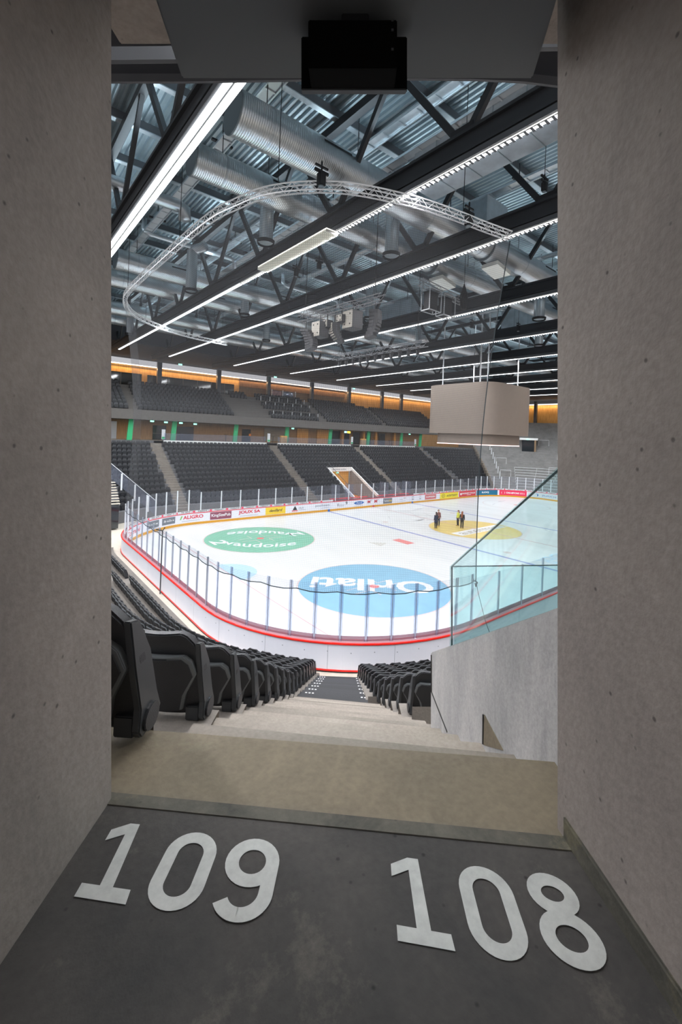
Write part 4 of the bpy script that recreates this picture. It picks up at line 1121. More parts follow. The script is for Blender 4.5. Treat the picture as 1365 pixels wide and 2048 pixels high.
# rectangular ducts and junction boxes
for x0, x1, y0_, y1_, z0_, z1_, lb in ((5.3, 6.6, -22, -13.4, 19.0, 20.6, 'large dark rectangular duct behind the second truss, upper right'), (9.6, 11.3, -14.0, -7.2, 18.6, 20.2, 'grey rectangular junction duct above the third truss'), (18, 20, -4, 2, 18.6, 20, 'grey rectangular duct box beyond the loudspeakers'), (27, 30, -14, -4, 18.8, 20.4, 'wide grey duct box over the centre of the rink')):
    t = MB().box(x0, x1, y0_, y1_, z0_, z1_).build('rectangular_duct', 'galvanized'); tag(t, lb, 'air duct')
    for hx in (x0 + .1, x1 - .1): MB().box(hx - .02, hx + .02, (y0_ + y1_) / 2, (y0_ + y1_) / 2 + .04, z1_, 22.05).build('duct_hanger', 'steel_dark', t)
    yy = y0_ + 1.2
    while yy < y1_: MB().box(x0 - .02, x1 + .02, yy, yy + .03, z0_ - .02, z1_ + .02).build('duct_flange', 'deck_metal', t); yy += 1.25
for i, (x, y) in enumerate(((13.4, -12.1), (13.0, -8.7))):
    t = empty('duct_end_scoop', (x, y, 18.25), 'short bright sheet scoop at the %s duct end by the third light line' % ['upper', 'lower'][i], 'air outlet')
    MB().prism([(-.6, 0), (.7, -.25), (.7, -.02), (-.6, .2)], lambda u, v, q: (u, -.5 + q, v), 1.0).build('scoop_plate', 'louver', t)
    MB().tube([(-1.2, 0, .85), (-1.15, 0, .85)], .72, 24).build('scoop_cap', 'duct_cap', t)
# cable ladders (perforated trays)
for i, (x, dy0, dy1, z) in enumerate(((-2.2, -30, 20, 21.0), (-.6, -30, 24, 20.7), (4.1, -30, 22, 20.9), (5.2, -30, 20, 20.4), (10.6, -28, 20, 20.7), (13.8, -28, 22, 20.5), (19, -28, 20, 20.6), (27, -26, 20, 20.6), (35, -26, 20, 20.6), (43, -20, 20, 20.5))):
    t = empty('cable_ladder', (x, 0, z), 'pale cable ladder running under the roof deck, %s from the viewer' % WORDS[i], 'cable tray')
    mb = MB(); mb.box(-.26, -.21, dy0, dy1, -.05, .05); mb.box(.21, .26, dy0, dy1, -.05, .05); mb.build('ladder_rails', 'galvanized', t)
    mb = MB(); yy = dy0
    while yy < dy1: mb.box(-.22, .22, yy, yy + .05, -.03, .0); yy += .9
    mb.box(-.2, .2, dy0, dy1, .02, .025)
    mb.build('ladder_rungs', 'steel_white' if i % 2 else 'galvanized', t)
    for q in range(5): MB().box(-.45, .45, dy0 + 4 + q * 9, dy0 + 4.12 + q * 9, .05, .13).build('ladder_bracket', 'steel_black', t)
    mb = MB()
    for q in range(5): mb.box(-.02, .02, dy0 + 4 + q * 9, dy0 + 4.04 + q * 9, .1, 21.6 - z)
    mb.build('ladder_hanger', 'steel_dark', t)

# ================================================================== NET AND ITS TRUSS
TP = [(7.4, -16.6), (6.2, -16.35), (4.4, -16.05), (2.7, -15.6), (.6, -14.6), (-.8, -13.0), (-1.35, -11.3), (-1.65, -9.2), (-1.72, -3.2), (-1.68, 2.0), (-1.45, 4.2), (-.9, 6.2), (.0, 8.0), (1.4, 9.6), (3.6, 11.2), (6.0, 12.1), (8.8, 12.5)]
TZ = 16.72
def cr(pts, n=5):
    out = []
    for i in range(len(pts) - 1):
        p0 = Vector(pts[max(i - 1, 0)]); p1 = Vector(pts[i]); p2 = Vector(pts[i + 1]); p3 = Vector(pts[min(i + 2, len(pts) - 1)])
        for j in range(n):
            t = j / n
            out.append(0.5 * ((2 * p1) + (-p0 + p2) * t + (2 * p0 - 5 * p1 + 4 * p2 - p3) * t * t + (-p0 + 3 * p1 - 3 * p2 + p3) * t ** 3))
    out.append(Vector(pts[-1])); return out
tp = cr(TP, 6)
def resample(pts, step):
    out = [pts[0]]; acc = 0
    for a, b in zip(pts, pts[1:]):
        L_ = (b - a).length; t = step - acc
        while t <= L_: out.append(a.lerp(b, t / L_)); t += step
        acc = L_ - (t - step)
    out.append(pts[-1]); return out
tps = resample(tp, .27)
t = empty('curved_net_truss', (0, 0, 0), 'white curved lattice truss sweeping under the roof and carrying the net', 'truss')
def normals(ps):
    out = []
    for i in range(len(ps)):
        d = (ps[min(i + 1, len(ps) - 1)] - ps[max(i - 1, 0)]).normalized(); out.append(Vector((-d.y, d.x)))
    return out
nn = normals(tps); hw_, hh = .10, .135
chs = []
for a, b in ((-1, -1), (1, -1), (-1, 1), (1, 1)):
    pts = [(p.x + n.x * hw_ * a, p.y + n.y * hw_ * a, TZ + hh * b) for p, n in zip(tps, nn)]; chs.append(pts)
    MB().tube(pts, .024, 6).build('chord_tube', 'alu', t)
mb = MB()
for i in range(len(tps) - 1):
    for a, b in ((0, 2), (1, 3), (0, 1), (2, 3)):
        A_, B_ = (chs[a][i], chs[b][i + 1]) if i % 2 else (chs[b][i], chs[a][i + 1])
        mb.tube([A_, B_], .011, 4, cap=False)
mb.build('lattice_bracing', 'alu', t)
for i, j in enumerate((9, 34, 59, 93, 120, 150)):
    if j < len(tps):
        p = tps[j]; MB().tube([(p.x, p.y, TZ + .13), (p.x, p.y, 21.5)], .014, 5).build('hanging_wire', 'steel_black', t)
# net surface from truss to glass top
NT = resample(tp[:-24], .5); n_ = len(NT)
sA, sB = S_NEARCORNER - 0.2, PER - 7.5
mb = MB(); rows = 26; uvs = []
cum = 0; NB = []
# parameter: match by angle progress along outline
for i, p in enumerate(NT):
    f_ = i / (n_ - 1); s = sA + (sB - sA) * f_
    b = P(s, .14); NB.append(b)
for r_ in range(rows + 1):
    v = r_ / rows
    for i, p in enumerate(NT):
        b = NB[i]; e = v ** 0.8
        x = p.x * (1 - v) + b[0] * v; y = p.y * (1 - v) + b[1] * v
        sag = .045 * (1 - math.cos(2 * PI * i / 3.0)) if r_ == rows else 0
        z = TZ - .2 + (2.92 - TZ + .2) * v - sag
        # billow inwards
        cx_, cy_ = 12, 0; k_ = .5 * math.sin(PI * v)
        dx, dy = cx_ - x, cy_ - y; L_ = math.hypot(dx, dy)
        mb.v.append((x + dx / L_ * k_, y + dy / L_ * k_, z)); uvs.append((i * .5, z))
for r_ in range(rows):
    for i in range(n_ - 1):
        a = r_ * n_ + i; mb.f.append((a, a + 1, a + n_ + 1, a + n_))
me = bpy.data.meshes.new('safety_net'); me.from_pydata(mb.v, [], mb.f); me.materials.append(MATS['netting'])
uvl = me.uv_layers.new(name='UVMap')
for p_ in me.polygons:
    p_.use_smooth = True
    for li in p_.loop_indices: uvl.data[li].uv = uvs[me.loops[li].vertex_index]
net = bpy.data.objects.new('safety_net', me); COL.objects.link(net); tag(net, 'fine grey safety net hanging from the curved truss down to the rink glass', 'net')
bot = [Vector(mb.v[rows * n_ + i]) for i in range(n_)]
MB().tube(bot, .020, 5).build('hem_rope', 'rope', net)
edge = [Vector(mb.v[r_ * n_]) for r_ in range(rows + 1)]
MB().tube(edge, .022, 5).build('edge_rope', 'rope', net)
e0 = edge[-1]
MB().tube([e0, e0 + Vector((.05, -.1, -.5)), e0 + Vector((.25, -.35, -1.6)), e0 + Vector((.5, -.6, -2.5))], .012, 5).build('loose_cord', 'rope', net)
MB().tube([e0 + Vector((-.1, 0, 0)), e0 + Vector((.1, 0, -.1)), e0 + Vector((.0, 0, -.25)), e0 + Vector((-.05, 0, -.1))], .03, 6).build('cord_knot', 'rope', net)
# black spot fixtures on the curved truss and trusses
def fixture(x, y, z, label, sc=1.0, rz=0):
    t = empty('stage_spotlight', (x, y, z), label, 'stage light', rz=rz)
    MB().box(-.12 * sc, .12 * sc, -.10 * sc, .10 * sc, -.52 * sc, -.12 * sc).build('lamp_body', 'steel_black', t, bevel=.02)
    MB().box(-.24, .24, -.03, .03, .05, .11).build('clamp_bar', 'steel_black', t)
    MB().box(-.26 * sc, .26 * sc, -.03 * sc, .03 * sc, -.12 * sc, -.03 * sc).build('yoke', 'steel_black', t)
    MB().tube([(0, 0, -.03 * sc), (0, 0, .25 * sc)], .03 * sc, 8).build('clamp', 'steel_black', t)
    MB().tube([(0, 0, .2 * sc), (0, 0, 22.0 - z if z > 17 and (abs(z - 17.15) > .2 or x > 10) else .3)], .012, 5).build('hanger', 'steel_black', t)
    MB().tube([(.0, 0, -.52 * sc), (0, 0, -.55 * sc)], .09 * sc, 12).build('lens', 'duct_cap', t)
    return t
fixture(.05, -14.4, 17.15, 'black spotlight on top of the curved truss, left of the doorway sign', 1.0)
fixture(5.3, -16.2, 17.1, 'black spotlight on top of the curved truss near its right end', 1.1)
fixture(7.2, -18.0, 18.2, 'dark spotlight clamped above the third truss at the right', .8)
fixture(5.6, -6.4, 18.1, 'black hanging spotlight right of the lit lamp tray', .9)
fixture(5.3, -4.6, 18.1, 'black hanging spotlight below the lit lamp tray', .9)
fixture(19.5, -6.3, 17.6, 'black hanging spotlight right of the lattice rig', .9)
fixture(22.5, -8.3, 17.6, 'black hanging spotlight between the fourth and fifth trusses', .9)
# lattice trusses
def lattice(name, a, b, w_, label, m='truss_grey', wires=True, top=22.06, seg=.5):
    a = Vector(a); b = Vector(b); t = empty(name, tuple(a), label, 'lighting truss'); L_ = (b - a).length; d = (b - a).normalized()
    sd = d.cross(Vector((0, 0, 1))).normalized(); up_ = Vector((0, 0, 1))
    n = int(L_ / seg); cs = []
    for p, q in ((-1, -1), (1, -1), (-1, 1), (1, 1)):
        o = sd * p * w_ / 2 + up_ * q * w_ / 2; cs.append(o)
        MB().tube([o, b - a + o], .025, 6).build('chord_tube', m, t)
    mb = MB()
    for i in range(n):
        p0 = (b - a) * (i / n); p1 = (b - a) * ((i + 1) / n)
        for x, y in ((0, 2), (1, 3), (0, 1), (2, 3)):
            if i % 2: x, y = y, x
            mb.tube([p0 + cs[x], p1 + cs[y]], .014, 4, cap=False)
    mb.build('lattice_bracing', m, t)
    if wires:
        for f_ in (.08, .92):
            p = (b - a) * f_
            mb = MB()
            for c_ in cs[2:]: mb.tube([p + c_, p + Vector((0, 0, .7))], .012, 4)
            mb.tube([p + Vector((0, 0, .7)), p + Vector((0, 0, top - a.z))], .02, 5); mb.build('hanging_chain', 'steel_black', t)
    return t
lattice('lattice_truss', (3.15, -4.4, 18.05), (3.3, -10.9, 18.05), .36, 'dark lattice truss lying on the second roof truss above the lit tray', wires=False)
lattice('lattice_truss', (3.2, 13.8, 18.05), (3.4, 8.2, 18.05), .34, 'short dark lattice truss lying on the second roof truss at the left', wires=False)
lattice('speaker_truss', (6.35, -3.5, 15.6), (6.8, -10.2, 15.6), .34, 'dark lattice truss that carries the loudspeakers')
lattice('lighting_truss', (12.1, .6, 14.6), (12.5, -8.1, 14.6), .36, 'dark lattice truss hung with many small spotlights, under the loudspeakers')
lattice('rack_truss', (10.2, -9.5, 17.4), (14.4, -9.2, 17.3), .34, 'short dark lattice rig carrying equipment cages, right of centre', wires=False)
lattice('far_lighting_truss', (47, -3, 14.4), (49, -14, 14.4), .5, 'pale lattice truss with lamps at the far right beyond the video cube', m='alu')
for i in range(11):
    f_ = (i + .5) / 11; fixture(12.1 + .4 * f_, .3 - 8.1 * f_, 14.35, 'small black spotlight under the long lighting truss', .75)['group'] = 'spotlights under the lighting truss'
for i in range(6):
    o = fixture(47.2 + .3 * i, -4 - 1.7 * i, 14.0, 'small lamp under the far pale truss beyond the video cube', .9); o['group'] = 'lamps under the far truss'
# lit fin tray on the second truss
t = empty('lit_fin_tray', (2.55, 0, 16.9), 'pale glowing finned tray beside the second light line, centre left', 'light')
mb = MB(); yy = -11.7
while yy < -6.0: mb.box(-.32, .26, yy, yy + .03, -.10, .02); yy += .10
mb.build('tray_fins', 'louver', t); MB().box(-.32, .26, -11.7, -6.0, .03, .06).build('tray_panel', 'led_dim', t)
# equipment cages
for i, (x, y) in enumerate(((11.3, -9.4), (12.7, -9.3))):
    t = empty('equipment_cage', (x, y, 16.2), '%s dark equipment cage hanging from the short rig right of centre' % ['left', 'right'][i], 'equipment rack')
    mb = MB()
    for a in (-.5, .5):
        for b in (-.3, .3): mb.box(a - .02, a + .02, b - .02, b + .02, -.2, 1.0)
    for z in (-.2, 1.0):
        for b in (-.3, .3): mb.box(-.5, .5, b - .02, b + .02, z - .02, z + .02)
        for a in (-.5, .5): mb.box(a - .02, a + .02, -.3, .3, z - .02, z + .02)
    mb.build('cage_frame', 'steel_white', t)
    MB().box(-.4, .3, -.22, .22, -.1, .85).build('cage_equipment', 'steel_black', t)
    MB().box(-.42, .42, -.24, .24, .86, .9).build('cage_lid', 'steel_grey', t)
t = empty('chain_bag', (14.0, -9.6, 16.6), 'dark bundle of looped cables hanging right of the equipment cages', 'cable bundle')
for i in range(6):
    a = i * PI / 6; MB().tube([(0, 0, 1.6), (.22 * math.cos(a), .22 * math.sin(a), .8), (.15 * math.cos(a), .15 * math.sin(a), .1), (0, 0, 0), (-.15 * math.cos(a), -.15 * math.sin(a), .1), (-.22 * math.cos(a), -.22 * math.sin(a), .8), (0, 0, 1.6)], .03, 5).build('cable_loop', 'steel_black', t)
MB().tube([(0, 0, 1.6), (0, 0, 4.9)], .015, 5).build('cable_lead', 'steel_black', t)

# loudspeakers --------------------------------------------------------------------------------
def line_array(px0, py0, px1, py1, wpx, label, D=23.5, flip=1):
    """curved column of flat cabinets"""
    def at(px, py): return CAM + (FW + RR * ((px - CX) / FPX) - UU * ((py - CY) / FPX)) * D
    a = at(px0, py0); b = at(px1, py1); w_ = wpx * D / FPX; n = 8
    t = empty('line_array_speaker', tuple(a), label, 'loudspeaker')
    for i in range(n):
        f_ = (i + .5) / n; c = a.lerp(b, f_) - a
        c += RR * (flip * .16 * math.sin(PI * f_ * .9)) * (-1)
        h = (b - a).length / n
        tilt = flip * (f_ - .3) * .5
        Mx = Matrix.Translation(c) @ Matrix.Rotation(YAW - PI / 2 + .5 * flip, 4, 'Z') @ Matrix.Rotation(tilt, 4, 'Y')
        o = MB().box(-w_ / 2, w_ / 2, -.25, .25, -h * .47, h * .47, Mx).build('array_cabinet', 'speaker_black', t, bevel=.012)
        MB().box(-w_ / 2 - .012, -w_ / 2 + .01, -.2, .2, -h * .4, h * .4, Mx).build('cabinet_side', 'speaker_tan', o)
        MB().box(-.02, .02, -.262, -.25, -h * .4, h * .4, Mx).build('cabinet_bead', 'steel_grey', o)
    MB().tube([(0, 0, .05), (0, 0, .45)], .03, 6).build('array_hanger', 'steel_black', t)
    return t
line_array(612, 660, 620, 700, 20, 'left curved line-array loudspeaker below the third light line', flip=-1)
line_array(670, 646, 682, 684, 17, 'middle curved line-array loudspeaker', flip=1)
line_array(751, 620, 738, 676, 20, 'right curved line-array loudspeaker, the longest of the three', flip=-1)
def cabinet(px, py, w_, h, d_, label, D=23.5):
    p = CAM + (FW + RR * ((px - CX) / FPX) - UU * ((py - CY) / FPX)) * D
    t = empty('bass_speaker', tuple(p), label, 'loudspeaker', rz=YAW - PI / 2 + .75)
    MB().box(-w_ / 2, w_ / 2, -d_ / 2, d_ / 2, -h / 2, h / 2).build('speaker_cabinet', 'speaker_black', t, bevel=.015)
    MB().box(-w_ / 2 - .015, -w_ / 2, -d_ / 2 + .02, d_ / 2 - .02, -h / 2 + .02, h / 2 - .02).build('cabinet_end', 'speaker_tan', t)
    for a in (-.25, .25):
        for b in (-.28, .28): MB().box(-w_ / 2 - .03, -w_ / 2 - .015, a * d_ - .03, a * d_ + .03, b * h - .04, b * h + .04).build('handle_recess', 'black', t)
    MB().tube([(0, 0, h / 2), (0, 0, h / 2 + .35)], .03, 6).build('speaker_hanger', 'steel_black', t)
cabinet(641, 660, .62, .80, .7, 'left tan-sided bass loudspeaker cabinet')
cabinet(706, 641, .75, .95, .8, 'right tan-sided bass loudspeaker cabinet')
cabinet(655, 649, .42, .40, .5, 'small box loudspeaker left of the middle array')
cabinet(684, 638, .42, .40, .5, 'small box loudspeaker right of the middle array')

# ================================================================== VIDEO CUBE
t = empty('video_cube', (30, 0, 9.5), 'big blank beige video cube with rounded corners hanging over centre ice', 'scoreboard')
def rrect(h, r, n=8):
    out = []
    for cx_, cy_, a0 in ((h - r, h - r, 0), (-h + r, h - r, 90), (-h + r, -h + r, 180), (h - r, -h + r, 270)):
        for i in range(n + 1):
            a = math.radians(a0 + 90 * i / n); out.append((cx_ + r * math.cos(a), cy_ + r * math.sin(a)))
    return out
o = MB().prism(rrect(3.85, 1.5), lambda u, v, q: (u, v, -.05 + q), 4.7).build('upper_screen', 'screen_face', t); smooth_by_angle(o, 30)
o = MB().prism(rrect(3.2, 1.3), lambda u, v, q: (u, v, -1.0 + q), .95).build('lower_ring', 'screen_face', t); smooth_by_angle(o, 30)
o = MB().prism(rrect(3.22, 1.3), lambda u, v, q: (u, v, -1.07 + q), .07).build('lit_lower_edge', 'led_pink', t)
o = MB().prism(rrect(2.7, 1.1), lambda u, v, q: (u, v, -1.1 + q), .03).build('underside', 'steel_dark', t)
for x in (-2.6, 2.6):
    for y in (-2.6, 2.6): MB().tube([(x, y, 4.6), (x, y, 12.56)], .06, 8).build('hanging_rod', 'post_white', t)
MB().tube([(0, 0, 4.6), (0, 0, 12.56)], .08, 8).build('cable_riser', 'alu', t)

# ================================================================== PEOPLE ON THE ICE
def skin_mesh(name, verts, edges, radii, m, parent, sub=1, root=0):
    me = bpy.data.meshes.new(name); me.from_pydata(verts, edges, []); me.materials.append(MATS[m])
    o = bpy.data.objects.new(name, me); COL.objects.link(o)
    md = o.modifiers.new('skin', 'SKIN'); md.use_smooth_shade = True
    for i, r in enumerate(radii):
        rr = r if isinstance(r, tuple) else (r, r)
        me.skin_vertices[0].data[i].radius = rr; me.skin_vertices[0].data[i].use_root = (i == root)
    s_ = o.modifiers.new('sub', 'SUBSURF'); s_.levels = sub; s_.render_levels = sub
    dg = bpy.context.evaluated_depsgraph_get(); dg.update()
    nm = bpy.data.meshes.new_from_object(o.evaluated_get(dg))
    COL.objects.unlink(o); bpy.data.objects.remove(o)
    nm.name = name
    for p in nm.polygons: p.use_smooth = True
    o2 = bpy.data.objects.new(name, nm); COL.objects.link(o2); o2.parent = parent
    return o2
def person(x, y, H, face, label, coat, legs, hair, hairlen, coat_len, shoe='shoe_tan', arm='down', coat2=None):
    t = empty('person', (x, y, 0.0), label, 'person', rz=face)      # local +y is where the person faces
    k = H / 1.72
    V, E, Rr = [], [], []
    def add(p, r, prev=None):
        V.append((p[0] * k, p[1] * k, p[2] * k)); Rr.append(tuple(q * k for q in r) if isinstance(r, tuple) else r * k)
        if prev is not None: E.append((prev, len(V) - 1))
        return len(V) - 1
    pel = add((0, 0, .92), (.15, .10)); wa = add((0, .01, 1.08), (.125, .09), pel); ch = add((0, .0, 1.28), (.15, .105), wa); nb = add((0, -.01, 1.42), (.10, .07), ch)
    nk = add((0, .0, 1.50), .052, nb); hd1 = add((0, .015, 1.57), (.068, .078), nk); hd2 = add((0, .012, 1.645), (.074, .088), hd1); hd3 = add((0, .005, 1.70), (.045, .05), hd2)
    for s_ in (-1, 1):
        hp = add((s_ * .09, 0, .86), .088, pel); kn = add((s_ * .10, .015, .48), .056, hp); cf = add((s_ * .10, -.005, .32), .052, kn); an = add((s_ * .10, -.01, .09), .036, cf)
        ft = add((s_ * .105, .05, .045), (.038, .03), an); add((s_ * .11, .14, .035), (.035, .022), ft)
        sh = add((s_ * .17, -.005, 1.40), .058, nb)
        if arm == 'down' or s_ < 0:
            el = add((s_ * .225, -.03, 1.13), .042, sh); wr = add((s_ * .235, .04, .90), .027, el); hnd = add((s_ * .235, .055, .85), (.032, .02), wr)
            dirv = (0, .15, -1)
        else:
            el = add((s_ * .23, .0, 1.13), .042, sh); wr = add((s_ * .10, .19, 1.18), .027, el); hnd = add((s_ * .06, .21, 1.20), (.03, .02), wr)
            dirv = (-.8, .3, .3)
        base = V[hnd]
        for fi in range(5):
            off = (fi - 2) * .014; ln = (.05, .075, .085, .078, .06)[fi]
            if fi == 0: off = .026; 
            b0 = (base[0] / k + (off if arm != 'down' else 0) * .3, base[1] / k + off, base[2] / k - .02)
            i1 = add((b0[0] + dirv[0] * ln * .5, b0[1] + dirv[1] * ln * .5, b0[2] + dirv[2] * ln * .5), .0085, hnd)
            add((b0[0] + dirv[0] * ln, b0[1] + dirv[1] * ln + .012, b0[2] + dirv[2] * ln), .007, i1)
    skin_mesh('body', V, E, Rr, 'skin', t)
    def P3(*p): return tuple(q * k for q in p)
    # face
    mb = MB(); mb.tube([P3(0, .095, 1.625), P3(0, .115, 1.595), P3(0, .098, 1.59)], [.008 * k, .014 * k, .01 * k], 8); mb.build('nose', 'skin', t, smooth=True)
    for s_ in (-1, 1):
        MB().tube([P3(s_ * .03, .088, 1.63), P3(s_ * .03, .097, 1.63)], .009 * k, 8).build('eye', 'black', t)
        MB().tube([P3(s_ * .078, .0, 1.64), P3(s_ * .088, -.005, 1.62), P3(s_ * .08, 0, 1.59)], .012 * k, 6).build('ear', 'skin', t)
    MB().box(-.022 * k, .022 * k, .085 * k, .098 * k, 1.56 * k, 1.567 * k).build('mouth', 'ice_red', t)
    # hair as shell
    n = 14; mb = MB(); rings = [(1.745, .02, -.0), (1.73, .055, -.005), (1.69, .088, -.015), (1.63, .098, -.03), (1.57, .092, -.04)]
    if hairlen > 0: rings += [(1.50, .095, -.055), (1.50 - hairlen * .5, .11, -.075), (1.50 - hairlen, .05, -.09)]
    for z, r, yo in rings:
        for i in range(n):
            a = 2 * PI * i / n; yy = math.sin(a); fr = .62 if (yy > .3 and z < 1.69) else 1.05
            if yy > .1 and z < 1.66: yy = .1
            mb.v.append(P3(r * math.cos(a), yo + r * yy * fr, z))
    for j in range(len(rings) - 1):
        for i in range(n): a = j * n + i; b = j * n + (i + 1) % n; mb.f.append((a, b, b + n, a + n))
    mb.f.append(tuple(range(n))); mb.f.append(tuple(range((len(rings) - 1) * n, len(rings) * n))[::-1])
    mb.build('hair', hair, t, smooth=True)
    # coat
    mb = MB(); z0 = .92 - coat_len
    rg = [(z0, .185 + coat_len * .12, .13 + coat_len * .06, 0), (.92, .175, .125, 0), (1.08, .15, .11, .01), (1.28, .178, .125, 0), (1.40, .165, .10, -.005), (1.46, .10, .075, -.005), (1.495, .065, .062, 0)]
    for z, rx, ry, yo in rg:
        for i in range(18):
            a = 2 * PI * i / 18; mb.v.append(P3(rx * math.cos(a), yo + ry * math.sin(a), z))
    for j in range(len(rg) - 1):
        for i in range(18): a = j * 18 + i; b = j * 18 + (i + 1) % 18; mb.f.append((a, b, b + 18, a + 18))
    mb.build('coat', coat, t, smooth=True)
    for s_ in (-1, 1):
        if arm == 'down' or s_ < 0: pts = [P3(s_ * .155, -.005, 1.415), P3(s_ * .18, -.01, 1.37), P3(s_ * .226, -.03, 1.13), P3(s_ * .237, .03, .92)]
        else: pts = [P3(s_ * .155, -.005, 1.415), P3(s_ * .18, -.01, 1.37), P3(s_ * .232, .0, 1.12), P3(s_ * .12, .17, 1.17)]
        MB().tube(pts, [.06 * k, .062 * k, .052 * k, .042 * k], 12).build('sleeve', coat, t, smooth=True)
        MB().tube([P3(s_ * .085, 0, .95), P3(s_ * .09, 0, .82), P3(s_ * .10, .015, .48), P3(s_ * .10, -.01, .08)], [.09 * k, .096 * k, .068 * k, .052 * k], 12).build('trouser_leg', legs, t, smooth=True)
        o = MB().prism([(-.04, -.07), (.04, -.07), (.045, .09), (.02, .17), (-.02, .17), (-.045, .09)], lambda u, v, q: P3(s_ * .108 + u, v, q), .085 * k if False else .085).build('shoe', shoe, t, bevel=.01)
    return t
th = YAW
person(26.63, 2.14, 1.62, YAW - PI / 2 + .5, 'person in a long dark navy coat, back turned, left pair on the ice', 'cloth_navy', 'cloth_black', 'hair_dark', .08, .28)
person(27.75, 2.75, 1.68, YAW + PI / 2 + .3, 'person in a brown jacket facing the navy coat, hand raised, left pair on the ice', 'cloth_brown', 'cloth_navy', 'hair_brown', 0, .02, arm='up')
person(29.75, 1.82, 1.62, YAW - PI / 2 + 1.9, 'person in a lime yellow jacket and dark trousers, right pair on the ice', 'cloth_lime', 'cloth_black', 'hair_brown', .1, .0)
person(29.05, .80, 1.70, YAW - PI / 2 - .6, 'person in black with long auburn hair, right pair on the ice', 'cloth_black', 'cloth_black', 'hair_auburn', .42, .12)

# ================================================================== PASSAGE AND STAIRS
ZF = 7.20
def slab(name, pts, h, m, up_=None):
    mb = MB(); n = len(pts); up_ = up_ or Vector((0, 0, -h))
    mb.v = [tuple(p) for p in pts] + [tuple(Vector(p) + up_) for p in pts]
    mb.f = [tuple(range(n)), tuple(range(2 * n - 1, n - 1, -1))] + [(i, i + n, (i + 1) % n + n, (i + 1) % n) for i in range(n)]
    return mb.build(name, m)
struct(slab('floor_passage', [W(-2.2, -3, ZF), W(2.2, -3, ZF), W(2.2, 1.67, ZF), W(.91, 1.735, ZF), W(-.97, 1.855, ZF), W(-2.2, 1.93, ZF)], .3, 'painted_floor'))
struct(slab('trim_1', [W(.93, 1.715, ZF + .004), W(.93, 1.775, ZF + .004), W(-1.0, 1.905, ZF + .004), W(-1.0, 1.845, ZF + .004)], .02, 'ledge_concrete'))
struct(slab('floor_landing', [W(1.3, 1.745, ZF - .012), W(1.3, 2.20, ZF - .012), W(-1.6, 2.36, ZF - .012), W(-1.6, 1.925, ZF - .012)], .5, 'landing_concrete'))
# base joints along the passage walls
for a0, a1, sg in ((-.955, -.985, 1), (.955, .985, -1)):
    pass
# side walls of the passage, upright with the doorway
def kbox(name, pts_ab, d0, d1, m):
    mb = MB(); n = len(pts_ab)
    mb.v = [tuple(K(a, b, d0)) for a, b in pts_ab] + [tuple(K(a, b, d1)) for a, b in pts_ab]
    mb.f = [tuple(range(n)), tuple(range(2 * n - 1, n - 1, -1))] + [(i, i + n, (i + 1) % n + n, (i + 1) % n) for i in range(n)]
    return mb.build(name, m)
def kquad(name, corners, m, b0, b1):
    """corners in plan (a,d), extruded from b0 to b1 in the doorway axes"""
    mb = MB(); n = len(corners)
    mb.v = [tuple(K(a, b0, d)) for a, d in corners] + [tuple(K(a, b1, d)) for a, d in corners]
    mb.f = [tuple(range(n)), tuple(range(2 * n - 1, n - 1, -1))] + [(i, i + n, (i + 1) % n + n, (i + 1) % n) for i in range(n)]
    return mb.build(name, m, bevel=.006)
struct(kquad('wall_left', [(-1.028, -1.6), (-1.034, 1.88), (-2.3, 1.95), (-2.3, -1.6)], 'wall_concrete', -1.75, 3.2))
struct(kquad('wall_right', [(1.0, -1.6), (.903, 1.22), (.838, 1.838), (2.3, 1.9), (2.3, -1.6)], 'wall_concrete', -1.75, 3.2))
struct(kquad('baseboard_left', [(-1.02, -.5), (-1.02, 1.86), (-1.05, 1.86), (-1.05, -.5)], 'ledge_concrete', -1.75, -1.598))
struct(kquad('baseboard_right', [(.955, -.5), (.893, 1.22), (.835, 1.78), (.87, 1.80), (.93, 1.22), (1.0, -.5)], 'ledge_concrete', -1.75, -1.528))
struct(kquad('ceiling_passage', [(-1.2, -1.6), (1.2, -1.6), (1.2, 2.26), (-1.2, 2.26)], 'wall_concrete', 2.0, 2.4))
o = kquad('ceiling_box', [(-.705, -.5), (.705, -.5), (.717, 1.57), (.77, 1.92), (-.752, 1.92), (-.71, 1.57)], 'soffit_panel', 1.55, 2.0); tag(o, 'smooth dark grey boxed-in panel under the passage ceiling', 'ceiling panel')
# balcony edges overhead
def kstrip(name, px, y0s, y1s, d, depth, m, label, cat):
    mb = MB(); n = len(px); d -= depth * 0
    for dd in (d, d + depth):
        for arr in (y0s, y1s):
            for x, y in zip(px, arr): mb.v.append(tuple(K((x - CX) / FPX * d, (CY - y) / FPX * d, dd)))
    for i in range(n - 1):
        mb.f += [(i, i + 1, n + i + 1, n + i), (2 * n + i, 3 * n + i, 3 * n + i + 1, 2 * n + i + 1), (i, 2 * n + i, 2 * n + i + 1, i + 1), (n + i, n + i + 1, 3 * n + i + 1, 3 * n + i)]
    o = mb.build(name, m); tag(o, label, cat); return o
kstrip('balcony_edge_beam', [150, 225, 365, 500, 650, 815, 950, 1050, 1114, 1200], [164, 163, 163, 161, 158, 157, 158, 163, 171, 184], [148, 147, 147, 145, 142, 141, 141, 146, 153, 165], 3.2, .02, 'steel_grey', 'curved grey beam at the balcony edge above the doorway', 'beam')
kstrip('balcony_underside', [150, 225, 365, 1114, 1200], [149, 149, 149, 154, 166], [60, 60, 60, 60, 60], 3.25, .04, 'soffit_dark', 'dark balcony underside above the doorway', 'balcony')
